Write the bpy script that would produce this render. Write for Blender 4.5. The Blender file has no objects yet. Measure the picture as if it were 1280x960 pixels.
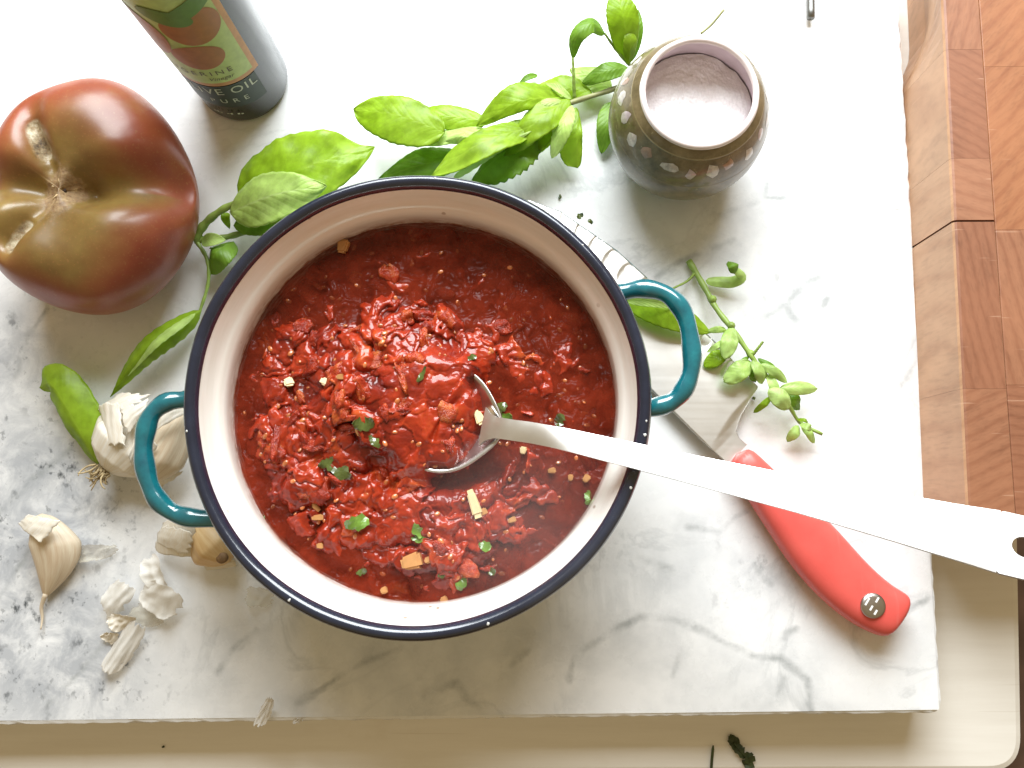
import bpy, bmesh, math, random
import numpy as np
from mathutils import Vector, Matrix, Euler, noise as mn

# ------------------------------------------------------------------ camera, world, light
sc = bpy.context.scene
COL = sc.collection
rnd = random.Random(7)
CAM_H, F = 0.41, 1035.0            # camera height over the slab (m), focal length in photo pixels
TILT, PAN = math.atan(145 / F), math.atan(10 / F)
cam_d = bpy.data.cameras.new('camera'); cam = bpy.data.objects.new('camera', cam_d); COL.objects.link(cam)
cam_d.sensor_width = 36; cam_d.lens = 36 * F / 1280; cam_d.clip_start = 0.01; cam_d.clip_end = 50
cam.location = (0, 0, CAM_H); cam.rotation_euler = (TILT, PAN, 0); sc.camera = cam
RC = Euler((TILT, PAN, 0)).to_matrix()

w = bpy.data.worlds.new('World'); sc.world = w; w.use_nodes = True
bg = w.node_tree.nodes['Background']; bg.inputs[0].default_value = (1.0, 0.76, 0.42, 1); bg.inputs[1].default_value = 0.40

def area(name, loc, target, sx, sy, power, col):
    l = bpy.data.lights.new(name, 'AREA'); l.shape = 'RECTANGLE'; l.size = sx; l.size_y = sy; l.energy = power; l.color = col
    o = bpy.data.objects.new(name, l); COL.objects.link(o); o.location = loc
    o.rotation_euler = (Vector(target) - Vector(loc)).to_track_quat('-Z', 'Y').to_euler(); return o
area('window_light', (0.03, 0.84, 0.66), (0.03, 0.02, 0.0), 0.82, 0.68, 30.5, (0.90, 0.96, 1.0))
sc.view_settings.view_transform = 'Standard'; sc.view_settings.look = 'None'
sc.view_settings.exposure = 0.0; sc.view_settings.gamma = 1.0; sc.view_settings.use_curve_mapping = False

# ------------------------------------------------------------------ helpers
def P(px, py, z=0.0):
    """photo pixel -> point on the horizontal plane at height z"""
    d = RC @ Vector((px - 640, -(py - 480), -F))
    t = (z - CAM_H) / d.z
    return Vector((0, 0, CAM_H)) + d * t
def S(px, z=0.0): return px * (CAM_H - z) / F          # pixel length -> metres at height z

def thing(name, label, cat, loc=(0, 0, 0), group=None):
    o = bpy.data.objects.new(name, None); COL.objects.link(o); o.location = loc; o.empty_display_size = .01
    tag(o, label, cat, group); return o
def tag(o, label=None, cat=None, group=None, kind=None):
    if label: o['label'] = label
    if cat: o['category'] = cat
    if group: o['group'] = group
    if kind: o['kind'] = kind
    return o
def origin_of(par):
    v = Vector((0, 0, 0))
    while par: v += par.location; par = par.parent
    return v
def mesh_obj(name, verts, faces, mat, parent=None, smooth=True, base=None):
    org = origin_of(parent)
    b = Vector(base) if base is not None else org
    me = bpy.data.meshes.new(name)
    V = np.array([tuple(v) for v in verts], dtype=float) - np.array(b)
    me.from_pydata(V.tolist(), [], [tuple(f) for f in faces])
    if smooth: me.polygons.foreach_set('use_smooth', [True] * len(me.polygons))
    me.materials.append(mat); me.update()
    o = bpy.data.objects.new(name, me); COL.objects.link(o)
    o.location = b - org; o.parent = parent
    return o
def attr(o, name, vals):
    a = o.data.attributes.new(name, 'FLOAT', 'POINT'); a.data.foreach_set('value', np.asarray(vals, dtype=np.float32))
def set_uv(o, uvs):
    l = o.data.uv_layers.new(name='UVMap'); idx = np.zeros(len(o.data.loops), dtype=np.int32)
    o.data.loops.foreach_get('vertex_index', idx)
    l.data.foreach_set('uv', np.asarray(uvs, dtype=np.float32)[idx].ravel())
def solid(o, t, off=0.0):
    m = o.modifiers.new('solid', 'SOLIDIFY'); m.thickness = t; m.offset = off
def subd(o, n=1):
    m = o.modifiers.new('sub', 'SUBSURF'); m.levels = n; m.render_levels = n
def gridfaces(nu, nv, cu=False, cv=False):
    f = []
    for i in range(nu if cu else nu - 1):
        for j in range(nv if cv else nv - 1):
            a, b = i, (i + 1) % nu; c, d = j, (j + 1) % nv
            f.append((a * nv + c, b * nv + c, b * nv + d, a * nv + d))
    return f
def spline(pts, n):
    pts = [Vector(p) for p in pts]; out = []
    e = [pts[0] * 2 - pts[1]] + pts + [pts[-1] * 2 - pts[-2]]
    m = len(pts) - 1
    for k in range(n):
        u = k / (n - 1) * m; i = min(int(u), m - 1); t = u - i
        a, b, c, d = e[i:i + 4]
        out.append(0.5 * ((2 * b) + (c - a) * t + (2 * a - 5 * b + 4 * c - d) * t * t + (3 * b - a - 3 * c + d) * t ** 3))
    return out
def lerp(a, b, t): return a + (b - a) * t
def interp(xs, ys, x): return float(np.interp(x, xs, ys))
def sstep(a, b, x):
    t = np.clip((x - a) / (b - a), 0, 1); return t * t * (3 - 2 * t)
def tube_vf(pts, radii, seg=10, closed=False, cap=True, flat=1.0):
    pts = [Vector(p) for p in pts]; n = len(pts)
    if not hasattr(radii, '__len__'): radii = [radii] * n
    V = []; up = None
    for i, p in enumerate(pts):
        t = (pts[min(i + 1, n - 1)] - pts[max(i - 1, 0)]).normalized()
        if up is None:
            up = Vector((0, 0, 1)) if abs(t.z) < .9 else Vector((1, 0, 0))
        up = (up - t * up.dot(t)).normalized(); s = t.cross(up)
        for k in range(seg):
            a = 2 * math.pi * k / seg
            V.append(p + (s * math.cos(a) + up * math.sin(a) * flat) * radii[i])
    Fc = gridfaces(n, seg, False, True)
    if cap:
        Fc.append(tuple(range(seg))); Fc.append(tuple(reversed(range((n - 1) * seg, n * seg))))
    return V, Fc
def tube(name, pts, radii, mat, parent=None, seg=10, flat=1.0, base=None):
    V, Fc = tube_vf(pts, radii, seg, flat=flat)
    return mesh_obj(name, V, Fc, mat, parent, base=base)
def lathe(name, prof, c, mat, parent=None, seg=96, wob=None, base=None):
    V = []
    for (r, z) in prof:
        for k in range(seg):
            a = 2 * math.pi * k / seg
            q = r * (1 + (wob(a, z) if wob else 0))
            V.append((c[0] + q * math.cos(a), c[1] + q * math.sin(a), c[2] + z))
    return mesh_obj(name, V, gridfaces(len(prof), seg, False, True), mat, parent, base=base)
def copy_part(src, parent, loc, rot, scale):
    o = src.copy(); COL.objects.link(o); o.parent = parent
    o.location = Vector(loc) - origin_of(parent); o.rotation_euler = rot; o.scale = scale; return o

# numpy gradient noise
_rs = np.random.RandomState(3); _perm = np.tile(_rs.permutation(256), 3); _g = _rs.uniform(0, 2 * math.pi, 256)
def pnoise(x, y):
    xi = np.floor(x).astype(int); yi = np.floor(y).astype(int); xf = x - xi; yf = y - yi
    u = xf ** 3 * (xf * (xf * 6 - 15) + 10); v = yf ** 3 * (yf * (yf * 6 - 15) + 10)
    def g(ix, iy, dx, dy):
        a = _g[_perm[_perm[ix & 255] + (iy & 255)]]; return np.cos(a) * dx + np.sin(a) * dy
    n0 = g(xi, yi, xf, yf) * (1 - u) + g(xi + 1, yi, xf - 1, yf) * u
    n1 = g(xi, yi + 1, xf, yf - 1) * (1 - u) + g(xi + 1, yi + 1, xf - 1, yf - 1) * u
    return (n0 * (1 - v) + n1 * v) * 1.5
def fbm(x, y, o=4):
    s = 0; a = 1.0
    for k in range(o): s = s + a * pnoise(x * 2 ** k + 17 * k, y * 2 ** k + 31 * k); a *= .5
    return s

# ------------------------------------------------------------------ material helpers
class NT:
    def __init__(s, name):
        s.m = bpy.data.materials.new(name); s.m.use_nodes = True; s.t = s.m.node_tree
        s.bs = s.t.nodes['Principled BSDF']; s.out = s.t.nodes['Material Output']
    def n(s, typ, ins=None, **kw):
        nd = s.t.nodes.new(typ)
        for k, v in kw.items(): setattr(nd, k, v)
        for k, v in (ins or {}).items(): s.set(nd, k, v)
        return nd
    def set(s, nd, k, v):
        i = nd.inputs[k]
        if isinstance(v, bpy.types.NodeSocket): s.t.links.new(v, i)
        elif isinstance(v, bpy.types.Node): s.t.links.new(v.outputs[0], i)
        else:
            if isinstance(v, (tuple, list)) and len(v) == 3 and i.type == 'RGBA': v = (*v, 1)
            i.default_value = v
    def p(s, **kw):
        for k, v in kw.items(): s.set(s.bs, k.replace('_', ' '), v)
    def obj(s): return s.n('ShaderNodeTexCoord').outputs['Object']
    def uv(s): return s.n('ShaderNodeTexCoord').outputs['UV']
    def at(s, name): return s.n('ShaderNodeAttribute', attribute_name=name).outputs['Fac']
    def noise(s, vec, scale, detail=4, rough=.55, dist=0.0):
        return s.n('ShaderNodeTexNoise', {'Vector': vec, 'Scale': scale, 'Detail': detail, 'Roughness': rough, 'Distortion': dist}).outputs[0]
    def vor(s, vec, scale, feature='F1', out=0):
        return s.n('ShaderNodeTexVoronoi', {'Vector': vec, 'Scale': scale}, feature=feature).outputs[out]
    def wave(s, vec, scale, dist=4, dscale=2, axis='X', detail=3):
        return s.n('ShaderNodeTexWave', {'Vector': vec, 'Scale': scale, 'Distortion': dist, 'Detail Scale': dscale, 'Detail': detail}, bands_direction=axis).outputs['Fac']
    def ma(s, op, a, b=0.0, c=0.0):
        return s.n('ShaderNodeMath', {0: a, 1: b, 2: c}, operation=op).outputs[0]
    def ramp(s, fac, stops):
        r = s.n('ShaderNodeValToRGB', {0: fac}); e = r.color_ramp.elements
        while len(e) < len(stops): e.new(.5)
        for q, (pos, c) in zip(e, stops):
            q.position = pos; q.color = (c, c, c, 1) if not hasattr(c, '__len__') else (*c[:3], 1)
        return r.outputs[0]
    def mix(s, fac, a, b, mode='MIX'):
        nd = s.n('ShaderNodeMix', data_type='RGBA', blend_type=mode, clamp_factor=True)
        s.set(nd, 0, fac); s.set(nd, 6, a); s.set(nd, 7, b); return nd.outputs[2]
    def mapping(s, vec, scale=(1, 1, 1), rot=(0, 0, 0), loc=(0, 0, 0)):
        return s.n('ShaderNodeMapping', {'Vector': vec, 'Scale': scale, 'Rotation': rot, 'Location': loc}).outputs[0]
    def bump(s, h, strength=.3, dist=.001, normal=None):
        d = {'Height': h, 'Strength': strength, 'Distance': dist}
        if normal is not None: d['Normal'] = normal
        return s.n('ShaderNodeBump', d).outputs[0]
def simple(name, col, rough=.5, var=.12, vscale=60, bump=0.0, bscale=300, **kw):
    t = NT(name); o = t.obj()
    nz = t.noise(o, vscale, 4)
    dark = tuple(c * (1 - var) for c in col); lite = tuple(min(1, c * (1 + var)) for c in col)
    t.p(Base_Color=t.ramp(nz, [(.3, dark), (.7, lite)]), Roughness=rough, **kw)
    if bump: t.p(Normal=t.bump(t.noise(o, bscale, 3), bump, .0006))
    return t.m

# ------------------------------------------------------------------ materials
def m_marble():
    t = NT('marble'); o = t.obj()
    wob = t.ma('MULTIPLY', t.ma('SUBTRACT', t.noise(o, 60, 6, .65), .5), .010)
    d = t.ma('MAXIMUM', t.ma('ADD', t.at('vein'), t.ma('MULTIPLY', wob, .62)), 0.0)
    wid = t.ma('MULTIPLY_ADD', t.noise(o, 35, 3), .0042, .0003)
    v1 = t.ma('SUBTRACT', 1.0, t.ma('DIVIDE', d, wid)); v1 = t.ma('MAXIMUM', v1, 0.0)
    v1 = t.ma('MULTIPLY', v1, t.ramp(t.noise(o, 75, 4, .6), [(.36, 0.1), (.62, 1.0)]))
    d2 = t.ma('ADD', t.at('vein'), t.ma('MULTIPLY', wob, 1.6))
    halo = t.ma('MULTIPLY', t.ramp(t.ma('DIVIDE', t.ma('MAXIMUM', d2, 0.0), .030), [(0, 1.0), (1, 0.0)]), t.ramp(t.noise(o, 34, 6, .65), [(.40, 0.0), (.66, 1.0)]))
    cloud = t.ramp(t.noise(o, 17, 7, .66, .6), [(.42, 0.0), (.70, 1.0)])
    web = t.ma('MULTIPLY', t.ramp(t.ma('ABSOLUTE', t.ma('SUBTRACT', t.noise(o, 11, 7, .6, 1.2), .5)), [(0, 1.0), (.028, 0.0)]), t.ramp(t.noise(o, 9, 2), [(.45, 0.0), (.62, .8)]))
    sp = t.at('speck')
    mott = t.ramp(t.noise(o, 55, 5, .7, .5), [(.34, 0.15), (.60, 1.0)])
    spec = t.ma('MAXIMUM', t.ramp(t.noise(t.mapping(o, (1.3, 1, 1), (0, 0, .9)), 120, 4, .6), [(.58, 0.0), (.68, 1.0)]), t.ramp(t.noise(o, 260, 3, .6), [(.62, 0.0), (.70, .7)]))
    specl = t.ma('MULTIPLY', spec, t.ramp(t.noise(o, 40, 2), [(.42, 0.0), (.56, 1.0)]))
    base = t.mix(t.ma('MULTIPLY', cloud, .36), (.84, .845, .85), (.58, .60, .62))
    base = t.mix(t.ma('MULTIPLY', halo, .52), base, (.42, .44, .46))
    base = t.mix(t.ma('MULTIPLY', web, .40), base, (.35, .37, .38))
    base = t.mix(t.ma('MULTIPLY', t.ma('MULTIPLY', mott, sp), .80), base, (.33, .35, .385))
    base = t.mix(t.ma('MULTIPLY', v1, .60), base, (.24, .26, .26))
    base = t.mix(t.ma('MULTIPLY', specl, t.ma('MULTIPLY_ADD', sp, .95, .05)), base, (.09, .10, .11))
    t.p(Base_Color=base, Roughness=t.ma('MULTIPLY_ADD', t.noise(o, 90, 4), .16, .20), Specular_IOR_Level=.5)
    t.p(Subsurface_Weight=.06, Subsurface_Radius=(.004, .004, .0035), Subsurface_Scale=1.0)
    t.p(Normal=t.bump(t.noise(o, 420, 3), .05, .0004)); return t.m
def m_leaf(name, top, pale, und=None, gloss=.38, vs=1.0):
    t = NT(name); uv = t.uv(); sep = t.n('ShaderNodeSeparateXYZ', {0: uv})
    u = t.ma('ABSOLUTE', sep.outputs[0]); v = sep.outputs[1]
    ph = t.ma('FRACT', t.ma('MULTIPLY', t.ma('SUBTRACT', v, t.ma('MULTIPLY', t.ma('POWER', u, .8), .26)), 8.0))
    vein = t.ramp(t.ma('ABSOLUTE', t.ma('SUBTRACT', ph, .5)), [(0, 1.0), (.055, 0.0)])
    rib = t.ramp(u, [(0.0, 1.0), (.035, .9), (.06, 0.0)])
    allv = t.ma('MAXIMUM', t.ma('MULTIPLY', vein, .55), rib)
    nz = t.noise(t.obj(), 180, 5, .6)
    c = t.mix(t.ramp(nz, [(.3, 0.0), (.7, 1.0)]), tuple(x * .72 for x in top), tuple(min(1, x * 1.25) for x in top))
    c = t.mix(t.ramp(t.noise(t.obj(), 45, 3), [(.4, 0.0), (.7, .5)]), c, pale)
    c = t.mix(t.ma('MULTIPLY', allv, .38 * vs), c, pale)
    pil = t.ma('ABSOLUTE', t.ma('SUBTRACT', ph, .5))
    hgt = t.ma('ADD', t.ma('MULTIPLY', t.ramp(pil, [(0, 0.0), (.35, 1.0)]), .8), t.ma('MULTIPLY', t.noise(t.obj(), 500, 3), .5))
    t.p(Base_Color=c, Roughness=gloss, Specular_IOR_Level=.5, Normal=t.bump(hgt, .36 * vs, .0007))
    tr = t.n('ShaderNodeBsdfTranslucent', {'Color': t.mix(.5, c, pale)})
    mx = t.n('ShaderNodeMixShader', {0: .48, 1: t.bs.outputs[0], 2: tr.outputs[0]})
    t.t.links.new(mx.outputs[0], t.out.inputs[0]); return t.m
def m_wood(name, a, b, rot, scale):
    t = NT(name); o = t.obj()
    rn = t.n('ShaderNodeObjectInfo').outputs['Random']
    v = t.n('ShaderNodeVectorRotate', {'Vector': o, 'Angle': t.ma('MULTIPLY_ADD', rn, 1.6, rot[2] - .8)}, rotation_type='Z_AXIS').outputs[0]
    v = t.n('ShaderNodeVectorMath', {0: v, 1: t.n('ShaderNodeCombineXYZ', {0: rn, 1: rn, 2: 0.0})}, operation='ADD').outputs[0]
    rings = t.wave(v, scale, 3.2, .9, 'X', 2)
    fine = t.noise(t.mapping(v, (1, .25, .12)), 900, 3)
    big = t.noise(o, 40, 4)
    c = t.mix(t.ma('MULTIPLY', t.ramp(rings, [(.0, 1.0), (.25, .35), (1.0, 0.0)]), .6), b, a)
    c = t.mix(t.ma('MULTIPLY', t.ramp(fine, [(.45, 0.0), (.75, 1.0)]), .32), c, tuple(x * .5 for x in a))
    c = t.mix(t.ramp(big, [(.4, 0.0), (.75, .45)]), c, tuple(x * 1.35 for x in b))
    scr = t.ramp(t.noise(t.mapping(o, (40, 900, 40), (0, 0, .6)), 1.0, 2), [(.70, 0.0), (.74, 1.0)])
    c = t.mix(t.ma('MULTIPLY', scr, .22), c, (.75, .5, .35))
    t.p(Base_Color=c, Roughness=.48, Normal=t.bump(fine, .10, .0004)); return t.m
def m_metal(name, col=(.72, .71, .69), rough=.3, brush=(6, 900, 900), rotz=0.0, bstr=.06):
    t = NT(name); o = t.obj()
    b = t.noise(t.mapping(o, brush, (0, 0, rotz)), 1.0, 3)
    st = t.noise(o, 45, 4)
    t.p(Base_Color=t.mix(t.ramp(st, [(.4, 0.0), (.75, 1.0)]), col, tuple(c * .86 for c in col)), Metallic=1.0,
        Roughness=t.ma('MULTIPLY_ADD', b, .14, rough), Normal=t.bump(b, bstr, .0003)); return t.m
def m_pulp(name, chunk=False):
    t = NT(name); o = t.obj()
    sc0 = 1.1 if chunk else 80
    tone = t.ma('ADD', t.ma('MULTIPLY', t.noise(o, sc0, 4, .55), .85), t.ma('MULTIPLY', t.noise(o, sc0 * 5, 2), .15))
    if not chunk: tone = t.ma('ADD', t.ma('MULTIPLY', tone, .6), t.ma('MULTIPLY', t.at('tone'), .4))
    else:
        oi = t.n('ShaderNodeObjectInfo').outputs['Random']
        tone = t.ma('ADD', t.ma('MULTIPLY', tone, .8), t.ma('MULTIPLY_ADD', oi, .22, .06))
    c = t.ramp(tone, [(.27, (.085, .006, .003)), (.42, (.22, .015, .005)), (.58, (.38, .034, .009)), (.73, (.51, .095, .022)), (.85, (.58, .20, .05))])
    t.p(Base_Color=c, Roughness=.34, Coat_Weight=.75, Coat_Roughness=.06, Coat_IOR=1.38, Specular_IOR_Level=.25,
        Subsurface_Weight=.35, Subsurface_Radius=(.007, .0016, .0008), Subsurface_Scale=1.0)
    nb = t.bump(t.ma('ADD', t.ma('MULTIPLY', t.noise(o, 420, 2, .5), .22), t.noise(t.mapping(o, (1, 2.0, 1), (0, 0, .7)), 150, 2, .5)), .32, .0016)
    if chunk: nb = t.bump(t.ma('ADD', t.noise(o, 2.2, 3, .6), t.ma('MULTIPLY', t.noise(t.mapping(o, (1, 5, 2)), 2.0, 3), .9)), .7, .0012)
    t.p(Normal=nb, Coat_Normal=nb); return t.m

MARBLE = m_marble()
def m_tray():
    t = NT('cream_paint'); o = t.obj()
    c = t.mix(t.ramp(t.noise(t.mapping(o, (3, 40, 3)), 4, 5, .6), [(.35, 0.0), (.7, 1.0)]), (.86, .83, .77), (.80, .765, .70))
    cut = t.ramp(t.noise(t.mapping(o, (6, 420, 6), (0, 0, .35)), 1.0, 2), [(.70, 0.0), (.73, 1.0)])
    c = t.mix(t.ma('MULTIPLY', cut, .2), c, (.55, .48, .38)); c = t.mix(t.ramp(t.noise(o, 24, 5, .65), [(.6, 0.0), (.85, .4)]), c, (.66, .58, .46))
    t.p(Base_Color=c, Roughness=t.ma('MULTIPLY_ADD', t.noise(o, 40, 4), .2, .28), Normal=t.bump(t.noise(o, 60, 4), .1, .0006)); return t.m
TRAY = m_tray()
COUNTER = simple('dark_counter', (.10, .055, .035), .45, .3, 40)
LEAF = m_leaf('basil_leaf_green', (.32, .50, .02), (.54, .72, .09), vs=.6)
LEAF2 = m_leaf('basil_leaf_pale', (.54, .72, .20), (.74, .86, .42))
LEAF3 = m_leaf('basil_leaf_deep', (.19, .37, .03), (.38, .57, .09), vs=.7)
LEAFO = m_leaf('oregano_leaf', (.50, .68, .20), (.70, .82, .40), vs=.35)
STEM = simple('herb_stem', (.25, .36, .07), .45, .25, 120)
STEMB = simple('herb_stem_brown', (.30, .30, .13), .5, .25, 150)
STEEL = m_metal('brushed_steel', (.80, .79, .775), .34, (60, 60, 60), 0, .015)
BLADE = m_metal('blade_steel', (.74, .72, .69), .33, (8, 300, 300), .78, .02)

# ------------------------------------------------------------------ setting: counter, tray, slab, board
cz = -0.050
V = [(-2, -2, cz), (2, -2, cz), (2, 2, cz), (-2, 2, cz)]
counter = tag(mesh_obj('counter', V, [(0, 1, 2, 3)], COUNTER, base=(0, 0, cz)), kind='structure')

def slab_like(name, corners, rads, ztop, zbot, bev, mat, segs=10, jig=0.0, top_grid=None):
    """rounded quad prism; corners in order, counter-clockwise"""
    pts = []
    n = len(corners)
    for i in range(n):
        c, a, b = (Vector(q).to_2d() for q in (corners[i], corners[i - 1], corners[(i + 1) % n]))
        da, db = (a - c).normalized(), (b - c).normalized(); r = rads[i]
        p0, p1 = c + da * r, c + db * r
        for k in range(segs + 1):
            t = k / segs
            pts.append((1 - t) ** 2 * p0 + 2 * t * (1 - t) * c + t * t * p1)
    # resample edges finely
    fine = []
    for i in range(len(pts)):
        a, b = pts[i], pts[(i + 1) % len(pts)]; m = max(1, int((b - a).length / .004))
        for k in range(m): fine.append(a.lerp(b, k / m))
    cen = sum(fine, Vector((0, 0))) / len(fine); N = len(fine)
    rings = [(0, zbot), (0, ztop - bev), (bev * .3, ztop - bev * .3), (bev, ztop)]
    V = []
    for ri, (ins, z) in enumerate(rings):
        for i, p in enumerate(fine):
            tg = (fine[(i + 1) % N] - fine[i - 1]).normalized(); nrm = Vector((-tg.y, tg.x))
            j = jig * mn.noise(Vector((p.x * 160, p.y * 160, ri * 3))) * (1 if ri else 0)
            q = p + nrm * (ins + abs(j)); V.append((q.x, q.y, z))
    Fc = [tuple(reversed(f)) for f in gridfaces(len(rings), N, False, True)]
    Fc.append(tuple(range(3 * N, 4 * N))); Fc.append(tuple(reversed(range(N))))
    o = mesh_obj(name, V, Fc, mat, None, smooth=False, base=(cen.x, cen.y, zbot)); return o, fine

TZ = -0.028
tray, _ = slab_like('tray_board', [(-.62, P(640, 975, TZ).y - .002, 0), P(1281, 968, TZ), P(1262, -60, TZ), (-.62, .52, 0)], [.01, .018, .01, .01], TZ, cz + .0005, .004, TRAY)
tag(tray, 'cream painted tray board with rounded corner under the marble slab', 'tray')

# marble slab: fine grid on top carrying a vein distance field
BL = P(-420, 913.5, 0); BR = P(1180, 893, 0); TR = P(1122, -60, 0); TL = Vector((-.48, .40, 0))
slab, outline = slab_like('marble_slab', [BL, BR, TR, TL], [.004, .006, .006, .004], -.0002, TZ + .0003, .0022, MARBLE, jig=.0016)
nx, ny = 420, 300
x0, y0 = BL.x, BR.y - .01
def in_slab(x, y, ins):
    r = x < lerp(BR.x, TR.x, (y - BR.y) / (TR.y - BR.y)) - ins
    b = y > lerp(BL.y, BR.y, (x - BL.x) / (BR.x - BL.x)) + ins
    return r & b
us = np.linspace(0, 1, nx); vs = np.linspace(0, 1, ny)
ins = .0026
def slabpt(u, v):
    c = [BL, BR, TR, TL]
    x = (1 - u) * (1 - v) * c[0].x + u * (1 - v) * c[1].x + u * v * c[2].x + (1 - u) * v * c[3].x
    y = (1 - u) * (1 - v) * c[0].y + u * (1 - v) * c[1].y + u * v * c[2].y + (1 - u) * v * c[3].y
    return x, y
UU, VV = np.meshgrid(us * .9935 + .003, vs * .989 + .0055, indexing='ij')
gx, gy = slabpt(UU, VV)
veins_px = [
    [(800, 770), (845, 777), (875, 789), (942, 819), (976, 824), (1010, 849), (1015, 893)], [(965, 879), (980, 849)], [(841, 845), (849, 819)],
    [(980, 795), (995, 785)], [(943, 705), (950, 718), (962, 730)], [(800, 697), (840, 712)], [(370, 880), (412, 854), (450, 830), (502, 809)],
    [(300, 812), (319, 788)], [(712, 849), (717, 821), (760, 790), (806, 770), (862, 779), (895, 795)], [(637, 830), (661, 812)],
    [(530, 868), (572, 854), (581, 872), (600, 886)], [(273, 840), (290, 813), (313, 793)], [(957, 396), (981, 380), (1007, 354), (1038, 341)],
    [(981, 380), (995, 401)], [(996, 456), (1027, 445)], [(820, 347), (850, 327), (887, 313), (917, 300)], [(1056, 56), (1058, 56)], [(1078, 55), (1102, 57)],
    [(1056, 161), (1062, 158)], [(1070, 143), (1076, 141)], [(956, 200), (972, 184)], [(1050, 259), (1066, 264), (1090, 267), (1128, 262)], [(1096, 212), (1099, 211)],
    [(955, 247), (1014, 248)], [(3, 130), (6, 90), (12, 40), (14, -30)], [(860, 660), (899, 664), (920, 646), (934, 639)], [(1120, 770), (1160, 748)],
    [(1034, 372), (1030, 382)], [(0, 640), (40, 600), (90, 560)], [(60, 880), (110, 830), (150, 780)], [(-10, 760), (30, 700), (60, 640)], [(20, 470), (35, 420), (60, 385)],
    [(900, 268), (955, 250), (960, 225)], [(530, 20), (545, 24)], [(1130, 480), (1150, 440)], [(1060, 640), (1110, 660)]]
vd = np.full(gx.shape, 1.0)
for pl in veins_px:
    q = [P(a, b, 0) for a, b in pl]
    for a, b in zip(q, q[1:]):
        dx, dy = b.x - a.x, b.y - a.y; L = dx * dx + dy * dy + 1e-12
        tt = np.clip(((gx - a.x) * dx + (gy - a.y) * dy) / L, 0, 1)
        vd = np.minimum(vd, np.hypot(gx - a.x - tt * dx, gy - a.y - tt * dy))
def blob(px, py, r, z=0):
    c = P(px, py, z); return np.exp(-((gx - c.x) ** 2 + (gy - c.y) ** 2) / (S(r) ** 2))
speck = np.clip(1.0 * blob(20, 800, 130) + .9 * blob(0, 640, 120) + .8 * blob(10, 450, 80) + .55 * blob(120, 850, 70) + .5 * blob(100, 620, 90) + .9 * blob(5, 5, 26) + .35 * blob(940, 720, 60) + .25 * blob(1000, 360, 70), 0, 1)
Vt = np.stack([gx.ravel(), gy.ravel(), np.zeros(gx.size)], 1)
top = mesh_obj('polished_top', Vt, gridfaces(nx, ny), MARBLE, slab)
attr(top, 'vein', vd.ravel()); attr(top, 'speck', speck.ravel())
attr(slab, 'vein', [1.0] * len(slab.data.vertices)); attr(slab, 'speck', [0.1] * len(slab.data.vertices))
tag(slab, 'large white marble slab with grey veins, everything cooking stands on it', 'slab')

# ---- end-grain butcher block
bt = .040
board = thing('butcher_block', 'thick end-grain butcher block board with a crack beside the marble slab', 'cutting board', P(1200, 330, TZ))
woods = [m_wood('maple_a', (0.203, 0.072, 0.034), (0.298, 0.129, 0.067), (0, 0, .5), 55), m_wood('maple_b', (0.181, 0.063, 0.029), (0.262, 0.108, 0.056), (0, 0, -.75), 70),
         m_wood('maple_c', (0.217, 0.079, 0.038), (0.312, 0.140, 0.075), (0, 0, 1.2), 48), m_wood('maple_d', (0.235, 0.077, 0.031), (0.330, 0.136, 0.060), (0, 0, .95), 42)]
SIDEW = m_wood('maple_side_grain', (.40, .205, .11), (.53, .315, .185), (0, 0, .1), 30)  # paler long grain, with some bounced light also raised into the colour
def block(px_l, px_r, y0, y1, mat, left_face=False, skew=0.0, dz=0.0):
    """px_l/px_r: functions of py giving the left/right edge of the block's top in the photo at z = bt"""
    ys = np.linspace(y0, y1, 9); g = .00006; V = []; bev = .0016 if left_face else .0004
    for y in ys:
        a = P(px_l(y), y, bt); b = P(px_r(y), y, bt)
        xl, xr, yy = a.x + g, b.x - g, a.y
        cut = 0.0
        if left_face and y < 72: cut = .016 * float(sstep(0, 1, (72 - y) / 100))
        z0 = TZ + .0004
        V += [(xl + cut, yy - skew * .3 * 0, z0), (xl + cut * .9, yy, z0 + .022), (xl + cut * .35, yy, bt - .02), (xl, yy, bt - bev + dz), (xl + bev * .4, yy, bt - bev * .3 + dz),
              (xl + bev, yy, bt + dz), (xr - bev * .3, yy, bt + dz), (xr, yy, bt - bev * .4 + dz), (xr, yy, z0)]
    n = 9; Fc = [tuple(reversed(f)) for f in gridfaces(len(ys), n)]
    for i in range(len(ys) - 1): Fc.append((i * n, i * n + n - 1, (i + 1) * n + n - 1, (i + 1) * n))
    Fc.append(tuple(range(n))); Fc.append(tuple(reversed(range((len(ys) - 1) * n, len(ys) * n))))
    o = mesh_obj('wood_block', V, Fc, mat, board, smooth=False,  base=P(.5 * (px_l(y0) + px_r(y0)), .5 * (y0 + y1), TZ))
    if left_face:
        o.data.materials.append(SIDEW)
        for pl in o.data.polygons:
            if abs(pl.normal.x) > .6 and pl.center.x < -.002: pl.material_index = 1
    return o
e0 = lambda y: 1178 + (y - 0) * .0495
e1 = lambda y: 1224 + y * .072
e2 = lambda y: 1290 + y * .080
e3 = lambda y: 1352 + y * .088
rows1 = [(-240, -90, 1), (-90, 62, 0), (62, 198, 1), (198, 275, 2), (277.2, 486, 1), (486, 652, 0)]
rows2 = [(-240, -110, 2), (-110, 83, 3), (83, 287, 3), (287, 481, 0), (481, 652, 1)]
rows3 = [(-240, -150, 0), (-150, 20, 1), (20, 230, 2), (230, 420, 3), (420, 652, 2)]
for i, (a, b, m) in enumerate(rows1): block(e0, e1, a + .12, b - .12, woods[m], True)
for i, (a, b, m) in enumerate(rows2): block(e1, e2, a + .12, b - .12, woods[m], dz=-.0002)
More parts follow.
